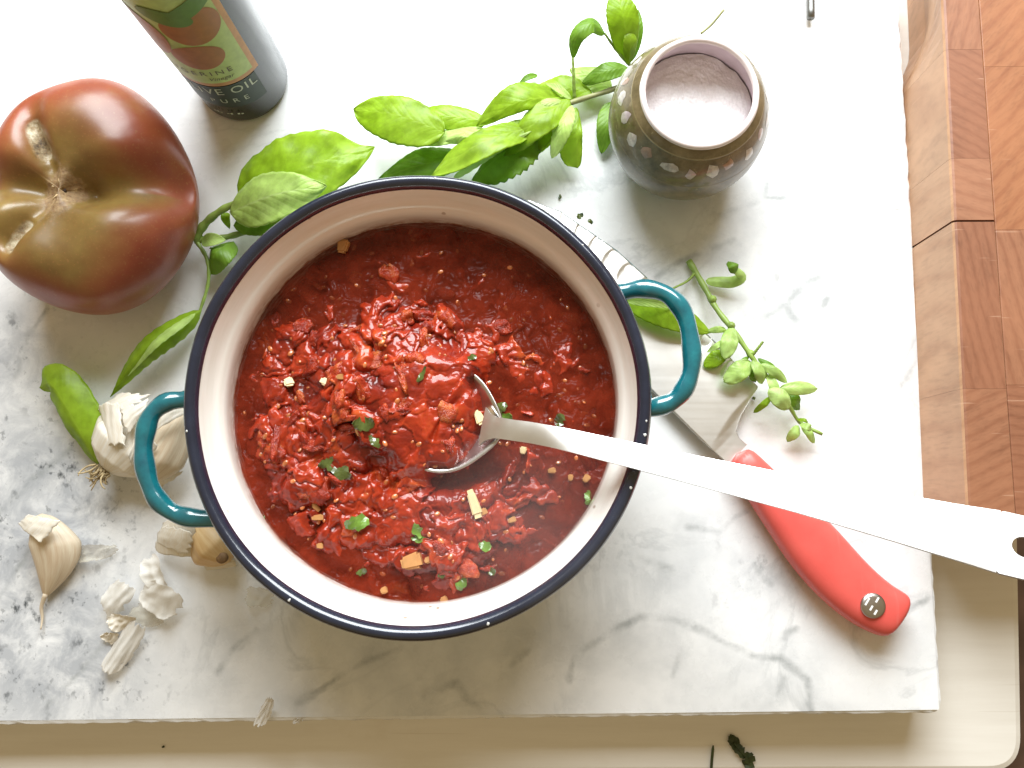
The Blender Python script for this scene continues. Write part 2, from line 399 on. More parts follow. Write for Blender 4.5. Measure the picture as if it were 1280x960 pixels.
for i, (a, b, m) in enumerate(rows3): block(e2, e3, a + .12, b - .12, woods[m], dz=-.0001)

# ------------------------------------------------------------------ enamel pot
RZ = 0.080
C = P(521, 498.5, RZ); C = Vector((C.x, C.y, 0))
def m_enamel():
    t = NT('cream_enamel'); o = t.obj()
    sep = t.n('ShaderNodeSeparateXYZ', {0: o}); z = sep.outputs[2]
    stain = t.ma('MULTIPLY', t.ramp(z, [(0, 0.0), (.0535, 1.0), (.0575, 1.0), (.066, 0.0), (1, 0.0)]) if False else
                 t.ramp(t.ma('MULTIPLY', t.ma('SUBTRACT', z, .050), 60), [(0, 1.0), (.34, 1.0), (.48, .55), (.80, 0.0)]), t.ramp(t.noise(t.mapping(o, (1, 1, 2.5)), 150, 5, .65), [(.30, .12), (.58, 1.0)]))
    dots = t.ramp(t.vor(o, 75), [(.05, 1.0), (.09, 0.0)])
    dots = t.ma('MULTIPLY', dots, t.ramp(t.noise(o, 25, 2), [(.44, 0.0), (.54, 1.0)]))
    c = t.mix(t.ramp(t.noise(t.mapping(o, (1, 1, 14)), 26, 4), [(.3, 0.0), (.8, 1.0)]), (.88, .865, .82), (.79, .76, .69))
    c = t.mix(t.ma('MULTIPLY', stain, .95), c, (.30, .10, .04))
    c = t.mix(t.ma('MULTIPLY', dots, .75), c, (.25, .14, .07))
    t.p(Base_Color=c, Roughness=.16, Coat_Weight=.5, Coat_Roughness=.06); return t.m
def m_rim():
    t = NT('navy_enamel'); o = t.obj()
    c = t.ramp(t.noise(o, 70, 5, .6), [(.3, (.007, .011, .026)), (.7, (.016, .023, .046))])
    ch = t.ma('MULTIPLY', t.ramp(t.vor(o, 55), [(.035, 1.0), (.06, 0.0)]), t.ramp(t.noise(o, 30, 2), [(.55, 0.0), (.6, 1.0)]))
    c = t.mix(ch, c, (.35, .37, .40))
    t.p(Base_Color=c, Roughness=.24, Coat_Weight=.7, Coat_Roughness=.1, Normal=t.bump(t.noise(o, 55, 3), .35, .0012)); return t.m
def m_teal():
    t = NT('teal_enamel'); o = t.obj()
    c = t.ramp(t.noise(o, 110, 6, .65), [(.3, (.004, .085, .115)), (.6, (.008, .155, .185)), (.8, (.02, .22, .245))])
    t.p(Base_Color=c, Roughness=.2, Coat_Weight=1.0, Coat_Roughness=.08, Normal=t.bump(t.noise(o, 140, 4), .22, .0008)); return t.m
ENA, NAVY, TEAL = m_enamel(), m_rim(), m_teal()
pot = thing('cooking_pot', 'cream enamel cooking pot with navy rim and teal handles full of tomato sauce', 'pot', C)
wobr = lambda a, z: .0022 * math.sin(3 * a + 1) + .0016 * math.sin(7 * a) * (1 if z > .06 else 0)
lathe('inner_wall', [(.0001, .006), (.070, .006), (.0785, .010), (.0815, .018), (.0822, .040), (.0824, .0635), (.0828, .0668), (.0845, .0692), (.0862, .0715), (.0876, .0765), (.0890, .0798)], C, ENA, pot, 128, wobr)
lathe('outer_wall', [(.0895, .0785), (.0880, .0740), (.0855, .069), (.0842, .064), (.0838, .040), (.0832, .016), (.080, .0035), (.076, .0004), (.0001, .0004)], C, TEAL, pot, 128)
lathe('rim', [(.0884, .0792), (.0887, .0812), (.0900, .0828), (.0916, .0834), (.0930, .0826), (.0940, .0806), (.0940, .0782), (.0930, .0766), (.0912, .0762), (.0895, .0774), (.0884, .0792)], C, NAVY, pot, 160,
      lambda a, z: .0022 * math.sin(3 * a + 1) + .0016 * math.sin(7 * a) + .0014 * mn.noise(Vector((math.cos(a) * 5, math.sin(a) * 5, z * 200))))
WHITE = simple('bare_chip', (.62, .62, .60), .5, .2, 400)
for (px, py, r) in [(806, 527, 2.0), (810, 545, 2.6), (793, 612, 2.4), (236, 540, 1.8), (365, 748, 2.2), (612, 782, 2.6), (545, 224, 1.8), (760, 280, 1.6)]:
    d = (P(px, py, RZ) - C); d.z = 0; d = d.normalized() * .0918; V = []; rr = S(r, .08)
    V = [(C.x + d.x, C.y + d.y, .08375)] + [(C.x + d.x + rr * rnd.uniform(.6, 1.2) * math.cos(k), C.y + d.y + rr * rnd.uniform(.6, 1.2) * math.sin(k), .0832) for k in np.linspace(0, 2 * math.pi, 9)[:-1]]
    mesh_obj('enamel_chip', V, [(0, 1 + k, 1 + (k + 1) % 8) for k in range(8)], WHITE, pot)
def handle(pts, hz):
    q = spline([P(x, y, z) for (x, y, z) in pts], 44)
    q = [p for p in q]
    tube('handle', q, [.0039 + .0003 * math.sin(k * .9) for k in range(44)], TEAL, pot, 16)
handle([(748, 372, .064), (780, 365, .066), (806, 361, .068), (835, 369, .069), (855, 392, .069), (864, 430, .069), (864, 462, .069), (854, 488, .068), (838, 503, .067), (815, 510, .066), (785, 514, .064)], 0)
handle([(262, 492, .064), (232, 499, .066), (208, 503, .067), (189, 519, .068), (181, 545, .068), (180, 574, .068), (187, 605, .068), (200, 628, .067), (222, 643, .066), (250, 648, .066), (290, 648, .064)], 0)

# ------------------------------------------------------------------ sauce
LIQ = .0545
sauce = thing('tomato_sauce', 'chunky red tomato sauce with garlic and herb bits filling the pot', 'sauce', (C.x, C.y, .0062))
N = 420; R = .0838
ax = np.linspace(-R, R, N); X, Y = np.meshgrid(ax, ax, indexing='ij')
rs = np.random.RandomState(11)
def worley(x, y, cell, seed):
    """nearest-point distance (in cells) and a random value of that point"""
    r = np.random.RandomState(seed); G = 64; ox = r.rand(G, G); oy = r.rand(G, G); val = r.rand(G, G)
    xs, ys = x / cell + 20, y / cell + 20; xi, yi = np.floor(xs).astype(int), np.floor(ys).astype(int)
    best = np.full(x.shape, 9.0); bv = np.zeros(x.shape)
    for dx in (-1, 0, 1):
        for dy in (-1, 0, 1):
            cx, cy = xi + dx, yi + dy
            d = np.hypot(cx + ox[cx % G, cy % G] - xs, cy + oy[cx % G, cy % G] - ys); m = d < best
            best = np.where(m, d, best); bv = np.where(m, val[cx % G, cy % G], bv)
    return best, bv
wx = X + .0050 * fbm(X * 75, Y * 75, 3); wy = Y + .0050 * fbm(X * 75 + 50, Y * 75 + 9, 3)
f1, c1 = worley(wx, wy, .0145, 1); f2, c2 = worley(wx, wy, .0074, 2); f3, c3 = worley(wx, wy, .0037, 5)
dome = lambda f: np.sqrt(np.clip(1 - (f / .85) ** 2, 0, 1))
pq = P(455, 500, .06) - C; pr = P(560, 660, .06) - C; ps = P(360, 640, .06) - C; pt = P(690, 450, .06) - C
g = lambda c, s: np.exp(-((X - c.x) ** 2 + (Y - c.y) ** 2) / s ** 2)
mound = .0100 * g(pq, .034) + .0045 * g(pr, .03) + .0035 * g(ps, .022) + .0018 * g(pt, .02) + .004 * g(P(520, 450, .06) - C, .022)
Hh = .0489 + mound + (.0050 * dome(f1) * (.35 + c1) + .0027 * dome(f2) * (.3 + c2) + .0008 * dome(f3) * (.2 + c3)) + .0004 * fbm(X * 150, Y * 150, 2) - .0012 * np.abs(fbm(X * 75 + 5, Y * 75, 3))
rad = np.hypot(X, Y)
Hh -= .004 * sstep(.066, .082, rad)
Hh -= sstep(.012, .060, Y) * .0030 + sstep(.02, .05, X) * sstep(-.03, .01, Y) * .0022; Hh -= sstep(.02, .06, X) * sstep(.0, -.03, Y) * .0016
# spoon bowl heap: raise inside the bowl, dip just outside on its right and lower side
BC = P(552, 522, .062); bdx, bdy = X - (BC.x - C.x), Y - (BC.y - C.y)
ha = (P(1280, 682, .125) - P(640, 542, .066)); ha.z = 0; ha.normalize(); hn = Vector((-ha.y, ha.x, 0))
bu, bv = bdx * ha.x + bdy * ha.y, bdx * hn.x + bdy * hn.y
A_, B_ = .0245, .0232
be = np.sqrt((bu / A_) ** 2 + (bv / B_) ** 2)
ang = np.arctan2(bv, bu); side = sstep(1.62, 1.12, np.abs(ang + .32))      # the sector where the bare rim shows
inside = sstep(1.0, .80, be); out_l = sstep(1.42, .95, be) * (1 - side)
neck = sstep(.30, .95, bu / A_)
heap = .0655 + .35 * (Hh - .058)
Hh = lerp(Hh, np.maximum(Hh, heap), out_l)
Hh = np.where(be < 1.0, lerp(Hh, heap - .0095 * neck - .0035 * sstep(.6, 1, be) * side, inside * side), Hh)
dip = np.exp(-((be - 1.18) / .18) ** 2) * side; Hh = Hh - .0065 * dip * (be >= .95)
Hh = np.where(rad > .0822, np.minimum(Hh, .0525), Hh)
keep = rad < R
idx = -np.ones(X.shape, int); idx[keep] = np.arange(keep.sum())
vt = np.stack([X[keep] + C.x, Y[keep] + C.y, Hh[keep]], 1)
q = np.stack([idx[:-1, :-1], idx[1:, :-1], idx[1:, 1:], idx[:-1, 1:]], -1).reshape(-1, 4); q = q[(q >= 0).all(1)]
PULP, CHUNK = m_pulp('tomato_pulp'), m_pulp('tomato_flesh', True)
pulp = mesh_obj('pulp', vt, q.tolist(), PULP, sauce)
attr(pulp, 'tone', (.25 * c1 + .45 * c2 + .3 * c3)[keep] * .8 + .1)
def hz(x, y):
    i = int(np.clip((x - C.x + R) / (2 * R) * (N - 1), 0, N - 1)); j = int(np.clip((y - C.y + R) / (2 * R) * (N - 1), 0, N - 1)); return float(Hh[i, j])
def onsauce(px, py, off=0.0):
    z = .057
    for _ in range(4): p = P(px, py, z); z = max(hz(p.x, p.y), LIQ)
    p = P(px, py, z + off); return p
def m_liq():
    t = NT('tomato_liquid'); o = t.obj()
    c = t.ramp(t.noise(o, 60, 5, .6), [(.3, (.09, .009, .004)), (.7, (.24, .026, .010))])
    t.p(Base_Color=c, Roughness=.06, IOR=1.40, Alpha=t.ramp(t.noise(o, 120, 4), [(.3, .42), (.7, .75)]), Normal=t.bump(t.noise(o, 70, 3), .25, .0014)); return t.m
nr, na = 60, 128; V = []
for i in range(nr):
    r = .0826 * (i + .02) / (nr - 1)
    for k in range(na):
        a = 2 * math.pi * k / na; x, y = r * math.cos(a), r * math.sin(a)
        V.append((C.x + x, C.y + y, LIQ + .0007 * mn.noise(Vector((x * 90, y * 90, 1))) + .0008 * max(0, (r - .078) / .0046)))
mesh_obj('liquid', V, gridfaces(nr, na, False, True), m_liq(), sauce)
# chunks
def rock(seed, sx, sy, sz, rough=.38, sub=3):
    bm = bmesh.new(); bmesh.ops.create_icosphere(bm, subdivisions=sub, radius=1.0)
    for v in bm.verts:
        p = v.co.copy(); k = 1 + rough * mn.fractal(p * 1.1 + Vector((seed * 7.3, 0, 0)), 1.0, 2.0, 4)
        k += .22 * mn.noise(p * 2.6 + Vector((0, seed * 3.1, 0)))
        v.co = Vector((p.x * sx, p.y * sy, p.z * sz)) * k
        v.co.z += .35 * sx * mn.noise(Vector((p.x * 1.2, p.y * 1.2, seed)))
    me = bpy.data.meshes.new('tomato_chunk'); bm.to_mesh(me); bm.free(); me.polygons.foreach_set('use_smooth', [True] * len(me.polygons)); return me
kinds = [(1.25, .8, .5), (1.8, .55, .4), (1.0, 1.0, .45), (1.5, .9, .35), (2.1, .45, .38), (1.1, .7, .6), (1.6, .7, .3), (1.3, 1.0, .4)]
chunk_me = []
for i, k in enumerate(kinds):
    me = rock(i + 1, *k); me.materials.append(CHUNK); chunk_me.append(me)
cnt = 0; tries = 0
while cnt < 70 and tries < 4000:
    tries += 1
    a = rnd.uniform(0, 2 * math.pi); r = .079 * math.sqrt(rnd.random()); x, y = C.x + r * math.cos(a), C.y + r * math.sin(a)
    d = math.hypot(x - BC.x, y - BC.y)
    inb = ((x - BC.x) * ha.x + (y - BC.y) * ha.y)
    if d < .040 and inb > -.012 and not (d < .015): continue
    ppx = (y - C.y)
    dens = .35 + .65 * math.exp(-(((x - C.x - pq.x) ** 2 + (y - C.y - pq.y) ** 2) / .05 ** 2))
    if rnd.random() > dens: continue
    s = rnd.uniform(.0026, .0054)
    o = bpy.data.objects.new('tomato_chunk', rnd.choice(chunk_me)); COL.objects.link(o); o.parent = sauce
    z = hz(x, y) - .30 * s + .25 * s * rnd.random()
    if r > .072: z = min(z, LIQ - .0005)
    o.location = Vector((x, y, z)) - origin_of(sauce); o.rotation_euler = (rnd.uniform(-.5, .5), rnd.uniform(-.5, .5), rnd.uniform(0, 6.28)); o.scale = (s, s, s * rnd.uniform(.7, 1.2)); cnt += 1
# seeds: too small to pick apart
bm = bmesh.new()
for i in range(190):
    a = rnd.uniform(0, 2 * math.pi); r = .079 * math.sqrt(rnd.random()); x, y = C.x + r * math.cos(a), C.y + r * math.sin(a)
    s = rnd.uniform(.0006, .0013)
    M = Matrix.Translation(Vector((x, y, max(hz(x, y), LIQ - .0006) - .0003 + .0004 * rnd.random())) - origin_of(sauce)) @ Euler((rnd.uniform(-.5, .5), rnd.uniform(-.5, .5), rnd.uniform(0, 6))).to_matrix().to_4x4() @ Matrix.Diagonal((s * 1.35, s * .9, s * .5, 1))
    bmesh.ops.create_icosphere(bm, subdivisions=2, radius=1, matrix=M)
me = bpy.data.meshes.new('tomato_seeds'); bm.to_mesh(me); bm.free(); me.polygons.foreach_set('use_smooth', [True] * len(me.polygons))
SEED = simple('tomato_seed', (.52, .15, .045), .25, .5, 150, Coat_Weight=1.0, Coat_Roughness=.1); me.materials.append(SEED)
so = bpy.data.objects.new('tomato_seeds', me); COL.objects.link(so); so.parent = sauce; tag(so, kind='stuff')
# minced garlic and chopped basil
GAR = simple('garlic_flesh', (.78, .62, .36), .35, .1, 200, Subsurface_Weight=.2, Subsurface_Radius=(.003, .002, .001))
GARD = simple('garlic_flesh_stewed', (.55, .27, .10), .35, .15, 200)
def chip_box(name, p, l, wd, h, rz, mat, parent, tilt=.25):
    bm = bmesh.new(); bmesh.ops.create_cube(bm, size=1.0)
    bmesh.ops.bevel(bm, geom=bm.edges[:], offset=.16, segments=2, affect='EDGES')
    for v in bm.verts: v.co = Vector((v.co.x * l, v.co.y * wd * (1 + .35 * v.co.x), v.co.z * h)) + Vector((mn.noise(v.co * 3 + p * 900), mn.noise(v.co * 3 + p * 300), 0)) * .12 * wd
    me = bpy.data.meshes.new(name); bm.to_mesh(me); bm.free(); me.materials.append(mat)
    o = bpy.data.objects.new(name, me); COL.objects.link(o); o.parent = parent; o.location = p - origin_of(parent)
    o.rotation_euler = (rnd.uniform(-tilt, tilt), rnd.uniform(-tilt, tilt), rz); return o
for (px, py, l, wd, ang, m) in [(361, 478, 12, 11, .4, GAR), (410, 479, 20, 10, -.4, GAR), (599, 522, 18, 10, -1.1, GAR), (593, 630, 36, 11, -1.25, GAR), (604, 640, 10, 8, .5, GARD), (429, 308, 18, 14, 1.4, GARD),
                                (654, 563, 9, 8, 1.4, GAR), (425, 471, 8, 7, 0, GARD), (690, 588, 10, 7, .2, GARD), (733, 598, 10, 8, .9, GARD), (713, 597, 8, 6, 1.4, GARD), (535, 700, 9, 8, .4, GARD), (515, 702, 26, 18, .3, GARD),
                                (448, 540, 10, 6, -.9, GARD), (395, 634, 12, 6, -.8, GARD), (397, 647, 14, 7, .1, GARD), (555, 750, 9, 8, .3, GARD), (480, 738, 8, 8, .3, GARD), (400, 682, 8, 7, 0, GARD), (640, 650, 10, 7, .4, GARD)]:
    chip_box('garlic_piece', onsauce(px, py, .0012), S(l, .06), S(wd, .06), S(wd, .06) * .7, ang, m, sauce)

def leaf(name, base, tip, wpx, mat, parent, arch=.004, roll=0.0, fold=.25, lr=(1.0, 1.0), curl=0.0, bend=0.0, wave_a=.03, serr=.02, nv=30, nu=10, shape=(.62, .85), droop=0.0, thick=.0003, mid=None):
    """ovate leaf from base to tip (pixel x, y, height); lr widens either half, curl bends the tip, fold cups the blade along the rib"""
    b, t_ = P(*base), P(*tip); W = .5 * S(wpx, .5 * (base[2] + tip[2]))
    pts = [b, (b + t_) / 2 + Vector((0, 0, arch)), t_] if mid is None else [b] + [P(*m) for m in mid] + [t_]
    d0 = (t_ - b); hd = Vector((d0.x, d0.y, 0)).normalized(); sd = Vector((-hd.y, hd.x, 0))
    if mid is None: pts[1] += sd * bend * d0.length
    ctr = spline(pts, nv); V = []; uvs = []
    nrm = shape[0] ** shape[0] * shape[1] ** shape[1] / ((shape[0] + shape[1]) ** (shape[0] + shape[1]))
    seed = rnd.uniform(0, 50)
    for i in range(nv):
        t = i / (nv - 1); wv = W * (t ** shape[0]) * ((1 - t) ** shape[1]) / nrm
        wv = max(wv, W * .02)
        tg = (ctr[min(i + 1, nv - 1)] - ctr[max(i - 1, 0)]).normalized()
        s = Vector((-tg.y, tg.x, 0)); s = s.normalized() if s.length > 1e-5 else sd
        u_ = tg.cross(s); u_ = -u_ if u_.z < 0 else u_
        rl = roll if not callable(roll) else roll(t)
        s2 = s * math.cos(rl) + u_ * math.sin(rl); u2 = u_ * math.cos(rl) - s * math.sin(rl)
        for j in range(2 * nu + 1):
            u = (j - nu) / nu; sc_ = lr[0] if u > 0 else lr[1]
            tooth = 1 + serr * (abs(u) > .8) * math.sin(t * 62 + (1.5 if u > 0 else 0))
            x = u * wv * sc_ * tooth
            hgt = fold * abs(u) ** 1.5 * wv - curl * u * u * wv + wave_a * W * 2 * mn.noise(Vector((t * 5 + seed, u * 1.5, seed))) * abs(u)
            pil = .018 * W * math.cos(2 * math.pi * 8 * (t - .26 * abs(u) ** .8)) * min(1, abs(u) * 3) * (1 - abs(u)) * 1.5
            p = ctr[i] + s2 * x + u2 * (hgt - pil)
            V.append((p.x, p.y, max(p.z, .0006))); uvs.append((u, t))
    o = mesh_obj(name, V, gridfaces(nv, 2 * nu + 1), mat, parent); set_uv(o, uvs); solid(o, thick); return o
HB = simple('stewed_herb', (.075, .10, .02), .25, .35, 200, Coat_Weight=1.0)
HBL = simple('fresh_herb', (.13, .24, .03), .35, .4, 200, Coat_Weight=.6)
def herb_bit(p, l, wd, rz, mat, parent, name='basil_piece', base=None):
    n = 9; V = []; sd = rnd.uniform(0, 90)
    for i in range(n):
        for j in range(5):
            t, u = i / (n - 1), j / 2 - 1
            wv = wd * .5 * (math.sin(math.pi * (t * .86 + .07)) ** .7) * (1 + .9 * mn.noise(Vector((t * 5, sd, u * 2))))
            x, y, z = (t - .5) * l, u * wv, .16 * wd * math.sin(t * 5 + sd) * (1 + u) + .18 * wd * u * math.sin(sd)
            c, s = math.cos(rz), math.sin(rz); V.append((p.x + c * x - s * y, p.y + s * x + c * y, p.z + z))
    o = mesh_obj(name, V, gridfaces(n, 5), mat, parent, base=base, smooth=False); solid(o, .0002); return o
for (px, py, l, wd, ang, m) in [(630, 525, 22, 17, .2, HBL), (627, 509, 16, 12, .8, HB), (700, 525, 16, 12, 1.2, HB), (735, 622, 18, 10, 1.5, HBL), (446, 654, 30, 20, .2, HBL), (520, 662, 24, 12, -1.0, HBL), (524, 673, 20, 10, -.2, HBL),
                                (606, 682, 16, 12, -.4, HBL), (577, 730, 16, 12, 1.1, HBL), (424, 588, 34, 18, -.5, HB), (408, 578, 22, 10, .6, HB), (468, 552, 20, 10, -.9, HB), (326, 648, 20, 8, -.9, HB), (527, 468, 22, 6, 1.1, HB), (590, 447, 12, 8, .3, HB), (455, 530, 26, 18, .2, HB), (555, 718, 16, 8, .3, HB), (615, 715, 10, 9, .3, HB), (452, 715, 14, 8, .3, HB)]:
    herb_bit(onsauce(px, py, .0011), S(l, .06), S(wd, .06), ang, m, sauce)

# ------------------------------------------------------------------ serving spoon
spoon = thing('serving_spoon', 'steel serving spoon resting in the sauce with long flat handle over the pot rim', 'spoon', (BC.x, BC.y, .052))
SZ = .0615; V = []; nr, na = 14, 64
for i in range(nr):
    t = i / (nr - 1)
    for k in range(na):
        a = 2 * math.pi * k / na; a9 = a if a < math.pi else a - 2 * math.pi; pt_ = 1 + .16 * math.exp(-(a9 / .40) ** 2); uu, vv = A_ * .93 * t * pt_ * math.cos(a), B_ * t * pt_ * math.sin(a)
        lift = .0035 * max(0, math.cos(a)) ** 2 * t ** 2
        p = Vector((BC.x, BC.y, 0)) + ha * uu + hn * vv
        V.append((p.x, p.y, SZ - .011 * (1 - t ** 2.2) + lift))
bowl = mesh_obj('bowl', V, gridfaces(nr, na, False, True), m_metal('bowl_steel', (.62, .60, .58), .26, (60, 60, 60), 0, .02), spoon); solid(bowl, .0007)
# handle: flat strip with a twist that turns its face to the window, and a hole near the end
hp = spline([P(604, 533, SZ + .0010), P(617, 534.5, SZ + .0045), P(640, 537.5, SZ + .0095), P(690, 546, .0765), P(839, 581, .0915), P(1000, 618.6, .106), P(1160, 656.7, .117), P(1247, 677, .1215)], 64)
def hwid(px): return interp([600, 610, 620, 640, 690, 720, 839, 1000, 1160, 1247], [.0190, .0120, .0088, .0083, .0084, .0092, .0107, .0138, .0188, .0220], px)
V = []; nj = 9
for i, p in enumerate(hp):
    t = i / 63; u = t * 7; kx = [604, 617, 640, 690, 839, 1000, 1160, 1247]; px = interp(range(8), kx, u)
    tg = (hp[min(i + 1, 63)] - hp[max(i - 1, 0)]).normalized(); s = Vector((-tg.y, tg.x, 0)).normalized(); up = tg.cross(s); up = up if up.z > 0 else -up
    tw = .10 * float(sstep(625, 650, px)) - .36 * float(sstep(678, 722, px)); s2 = s * math.cos(tw) + up * math.sin(tw); u2 = up * math.cos(tw) - s * math.sin(tw)
    for j in range(nj):
        q_ = j / (nj - 1) * 2 - 1; V.append(p + s2 * q_ * hwid(px) * .5 + u2 * (.0004 * (1 - q_ * q_)))
h = mesh_obj('handle', V, gridfaces(64, nj), STEEL, spoon); solid(h, .0014, 0); h.modifiers.new('split', 'EDGE_SPLIT').split_angle = .6
# end plate with a real oval hole
p0, tg0, s0, u0 = hp[-1], tg, s2, u2
ce = p0 + tg0 * .0084; V = []; n = 64; w2 = .0222
for k in range(n):
    a = 2 * math.pi * k / n; c_, s_ = math.cos(a), math.sin(a)
    V.append(ce + tg0 * .0042 * c_ + s0 * .0036 * s_)
for k in range(n):
    a = 2 * math.pi * k / n; c_, s_ = math.cos(a), math.sin(a)
    m_ = min(.0085 / max(1e-6, -c_) if c_ < 0 else 9, (w2 * .5) / max(1e-6, abs(s_)), (.017 if c_ > 0 else 9))
    V.append(ce + tg0 * m_ * c_ + s0 * m_ * s_)
he = mesh_obj('hanging_end', V, [tuple(reversed(f)) for f in gridfaces(2, n, False, True)], STEEL, spoon); solid(he, .0014, 0); he.modifiers.new('split', 'EDGE_SPLIT').split_angle = .6

# ------------------------------------------------------------------ kitchen knife
KZ = .0075
knife = thing('kitchen_knife', 'kitchen knife with hollow-edge steel blade and red handle lying beside the pot', 'knife', P(905, 520, 0))
E0 = P(948, 484, KZ); e_px = (Vector((.7155, .6986)))
eb = (P(948 + 71.55, 484 + 69.86, KZ) - E0).normalized(); nb = Vector((eb.y, -eb.x, 0)); nb = nb if (P(885, 562, KZ) - E0).dot(nb) > 0 else -nb
u_ = S(1, KZ)
Lb = 398 * u_; Wb = 99 * u_
dimp = []
for (px, py) in [(671, 236), (690, 252), (709, 268), (728, 285), (745, 304), (763, 322), (782, 340), (805, 358), (826, 378), (846, 396), (864, 412), (881, 427), (898, 446), (912, 462)]:
    v = P(px, py, KZ) - E0; dimp.append((v.dot(eb), v.dot(nb)))
ns, nt = 300, 56; V = []; ss = np.linspace(-Lb, 40 * u_, ns)
def edges(s):
    k = s / u_
    lo = interp([-398, -392, -380, -340, -250, -128, -60, 0, 3, 9.4, 18, 28, 40], [62, 45, 32, 14, -1, -4.5, -3, 0, 16, 42.5, 60, 64, 63], k)
    hi = interp([-398, -392, -380, -350, -300, -240, 0, 40], [70, 74, 80, 88, 95, 98, 99, 97], k)
    return lo * u_, hi * u_
for s in ss:
    lo, hi = edges(s)
    for j in range(nt):
        t = j / (nt - 1); x = lerp(lo, hi, t); p = E0 + eb * s + nb * x
        th = .0019 * (.12 + .88 * float(sstep(0, .55, (x - lo) / Wb))) * .5
        dz = 0.0
        for (ds, dn) in dimp:
            a_, b_ = (s - ds) - .15 * (x - dn), (x - dn)
            r2 = (a_ / (8.2 * u_)) ** 2 + (b_ / (15 * u_)) ** 2
            if r2 < 1: dz = max(dz, .00055 * (1 - r2) ** .6)
        V.append((p.x, p.y, KZ + th - dz + s * .006 / Lb * .7))
n1 = len(V)
for s in ss:
    lo, hi = edges(s)
    for j in range(nt):
        t = j / (nt - 1); x = lerp(lo, hi, t); p = E0 + eb * s + nb * x
        V.append((p.x, p.y, KZ - .00095 * (.12 + .88 * float(sstep(0, .55, (x - lo) / Wb))) + s * .006 / Lb * .7))
Fc = gridfaces(ns, nt); Fc = Fc + [tuple(n1 + i for i in reversed(f)) for f in Fc]
for i in range(ns - 1):
    for j in (0, nt - 1): Fc.append((i * nt + j, (i + 1) * nt + j, n1 + (i + 1) * nt + j, n1 + i * nt + j))
mesh_obj('blade', V, Fc, BLADE, knife)
def m_red():
    t = NT('red_handle_plastic'); o = t.obj()
    sc1 = t.ramp(t.noise(t.mapping(o, (260, 18, 40), (0, 0, -.8)), 1.0, 3), [(.62, 0.0), (.72, 1.0)])
    c = t.mix(t.ramp(t.noise(o, 60, 4), [(.3, 0.0), (.7, 1.0)]), (.70, .095, .080), (.76, .120, .100)); c = t.mix(t.ma('MULTIPLY', sc1, .12), c, (.85, .35, .32))
    t.p(Base_Color=c, Roughness=t.ma('ADD', t.ma('MULTIPLY_ADD', t.noise(o, 80, 5, .65), .22, .28), t.ma('MULTIPLY', sc1, .1)), Normal=t.bump(t.noise(o, 900, 3), .07, .0004)); return t.m
REDH = m_red()
hz_ = .011
prs = [((934, 556), (908, 577)), ((950, 571), (922, 600)), ((970, 590), (938, 626)), ((1003, 621), (960, 661)), ((1037, 652), (985, 700)), ((1056, 673), (1003, 723)), ((1076, 696), (1026, 748)), ((1096, 716), (1052, 770)),
       ((1114, 731), (1072, 783)), ((1128, 739), (1088, 791)), ((1134, 743), (1099, 795)), ((1137, 749), (1106, 796)), ((1134.5, 762), (1115, 790))]
V = []; sg = 28
for i, (a, b) in enumerate(prs):
    A, B = P(*a, hz_), P(*b, hz_); c = (A + B) / 2; hw = (A - B) / 2
    th = interp([0, 1, 3, 9, 11, 12], [.0072, .0082, .0092, .0090, .0078, .0052], i)
    for k in range(sg):
        a_ = 2 * math.pi * k / sg; cx, sx = math.cos(a_), math.sin(a_)
        cx = math.copysign(abs(cx) ** .75, cx); sx = math.copysign(abs(sx) ** .75, sx)
        p = c + hw * cx; V.append((p.x, p.y, .0096 + th * sx))
Fc = gridfaces(len(prs), sg, False, True); Fc.append(tuple(range(sg))); Fc.append(tuple(reversed(range((len(prs) - 1) * sg, len(prs) * sg))))
hd_ = mesh_obj('handle', V, Fc, REDH, knife); subd(hd_, 1)
rv = P(1091.5, 757, .0188); RIV = m_metal('rivet_steel', (.50, .47, .44), .28)
rivet = lathe('rivet', [(.0001, .0012), (.0040, .0011), (.0054, .0007), (.0058, -.0002), (.0058, -.003)], rv, RIV, knife, 40)
MARK = simple('rivet_mark', (.85, .85, .84), .35, .03)
for (px, py, l) in [(1084, 752, 10), (1096.5, 750, 7), (1089, 760, 6.5), (1094.5, 765.5, 6.5)]:
    c = P(px, py, .0199); l2 = S(l, .02) * .5; w2_ = S(1.9, .02) * .5
    d = Vector((.55, .83, 0)); n_ = Vector((-d.y, d.x, 0)); V = []
    for z in (.0196, .02025):
        for (i, j) in ((-1, -1), (1, -1), (1, 1), (-1, 1)): V.append(Vector((c.x, c.y, z)) + d * l2 * i + n_ * w2_ * j)
    mesh_obj('emblem_bar', V, [(4, 5, 6, 7), (0, 1, 5, 4), (1, 2, 6, 5), (2, 3, 7, 6), (3, 0, 4, 7)], MARK, rivet, smooth=False)

